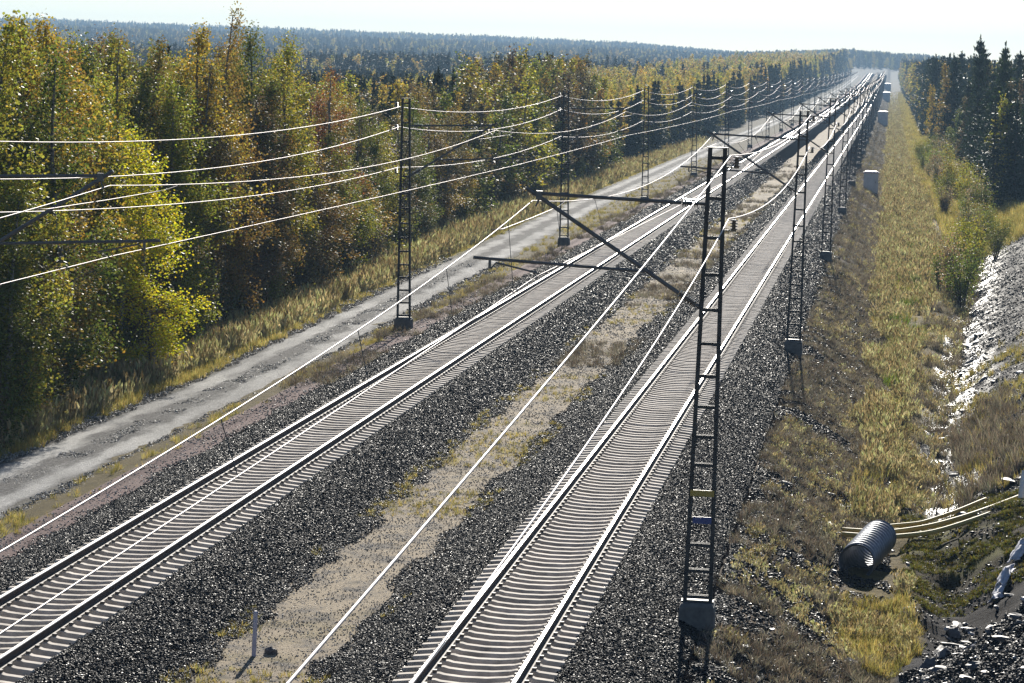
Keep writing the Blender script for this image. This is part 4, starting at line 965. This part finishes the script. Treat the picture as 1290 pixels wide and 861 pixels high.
def cloth(P0, P1, wid, label, seed, up=0.25):
    r = np.random.default_rng(seed); n, k = 26, 9; V = []; P0, P1 = np.array(P0), np.array(P1); d = P1-P0; s = np.array([-d[1], d[0]])/np.hypot(*d[:2])
    for i in range(n):
        for j in range(k):
            t = i/(n-1); u_ = j/(k-1)-0.5; wv = wid*(0.55+0.45*math.sin(t*math.pi*0.8+0.5))
            xy = P0+d*t+s*u_*wv+0.03*r.normal(size=2); V.append((xy[0], xy[1], float(gz(xy[0], xy[1]))+0.06+up*math.exp(-(u_*3)**2)*(0.4+0.6*math.sin(t*3))+0.03*math.sin(t*14+u_*9)+0.015*r.normal()))
    Fc = [(i*k+j, i*k+j+1, (i+1)*k+j+1, (i+1)*k+j) for i in range(n-1) for j in range(k-1)]
    o = link('cloth_sheet', me_from('cloth_sheet', V, Fc, True), M_CLOTH); md_ = o.modifiers.new('thickness', 'SOLIDIFY'); md_.thickness = 0.012
    return tag(o, label, 'cloth')
cloth((2.15, 73.6), (4.2, 76.2), 0.9, 'crumpled pale blue cloth sheet half buried in the slaty spoil', 1)
cloth((2.75, 79.2), (3.25, 82.2), 0.28, 'rolled white cloth lying on the moss above the pale blue sheet', 2, 0.2)
cloth((3.3, 83.0), (3.9, 85.0), 0.35, 'small white cloth scrap beside the rolled cloth', 3, 0.2)
o = gline([(3.80, 91.2, -1.15), (3.83, 91.3, -0.8), (3.88, 91.4, -0.45)], 0.10, 'marker_tube', simple('white_plastic', (0.75, 0.72, 0.72), 0.4, var=0.06).m, 'white upright plastic tube where the yellow conduits cross', 'tube')

def rocks_on(parent, n, xr, yr, smin, smax, seed, ok=None):
    r = random.Random(seed); shapes = [rock_mesh('rock', 500+seed*10+i, (M_PALE if i == 1 else M_ROCK), (1.35+0.25*i, 0.9, 0.5-0.05*i), 2) for i in range(5)]; c_ = 0; g_ = 0
    while c_ < n and g_ < n*20:
        g_ += 1; x, y = r.uniform(*xr), r.uniform(*yr)
        if ok and not ok(x, y): continue
        s = r.uniform(smin, smax); o = link('rock', shapes[r.randrange(5)], None, parent); o.location = (x, y, float(gz(x, y))+s*0.15); o.scale = (s, s, s); o.rotation_euler = (r.gauss(0, 0.3), r.gauss(0, 0.3), r.uniform(0, 6.28)); c_ += 1
ground = bpy.data.objects['ground']
rocks_on(ground, 150, (0.2, 4.2), (60, 79), 0.05, 0.17, 1, lambda x, y: x > 0.0+0.09*(y-58))
rocks_on(ground, 60, (-2.6, 0.9), (62, 100), 0.05, 0.13, 2)
rocks_on(ground, 70, (2.0, 5.5), (96, 170), 0.08, 0.2, 3, lambda x, y: x > 1.8+dshift(y))
# standing water in the ditch
m = Mat('ditch_water'); m.col((0.02, 0.02, 0.018)).set(0.08, 0, 0.5); f = m.noise(6, 3, 0.6); m.bump(f, 0.25, 0.03); M_WATER = m.m
yy = np.arange(97, 262, 2.0); V = []; Fc = []
for i, y in enumerate(yy):
    c0 = 1.8+float(dshift(y)); wv = 0.45+0.3*math.sin(y*0.31)+0.2*math.sin(y*0.83)
    V += [(c0-1.2, y, -2.745), (c0+1.2, y, -2.745)]
    if i: Fc.append((2*i-2, 2*i-1, 2*i+1, 2*i))
tag(link('ditch_water', me_from('ditch_water', V, Fc), M_WATER), kind='structure')

# ------------------------------------------------------------------ haze
b = MB(); b.box((-250, 2800, 31), (3400, 5900, 86)); hz = b.build('haze', None); tag(hz, kind='stuff')
hm = bpy.data.materials.new('haze_air'); hm.use_nodes = True; t_ = hm.node_tree
for n_ in list(t_.nodes):
    if n_.type == 'BSDF_PRINCIPLED': t_.nodes.remove(n_)
pv = t_.nodes.new('ShaderNodeVolumePrincipled'); pv.inputs['Color'].default_value = (0.45, 0.70, 1.0, 1); pv.inputs['Density'].default_value = 0.00015; pv.inputs['Anisotropy'].default_value = 0.1
t_.links.new(pv.outputs[0], t_.nodes['Material Output'].inputs['Volume']); hz.data.materials.append(hm)
hz.visible_shadow = True
print('birches', nb, 'conifers', nc, 'right', rows)
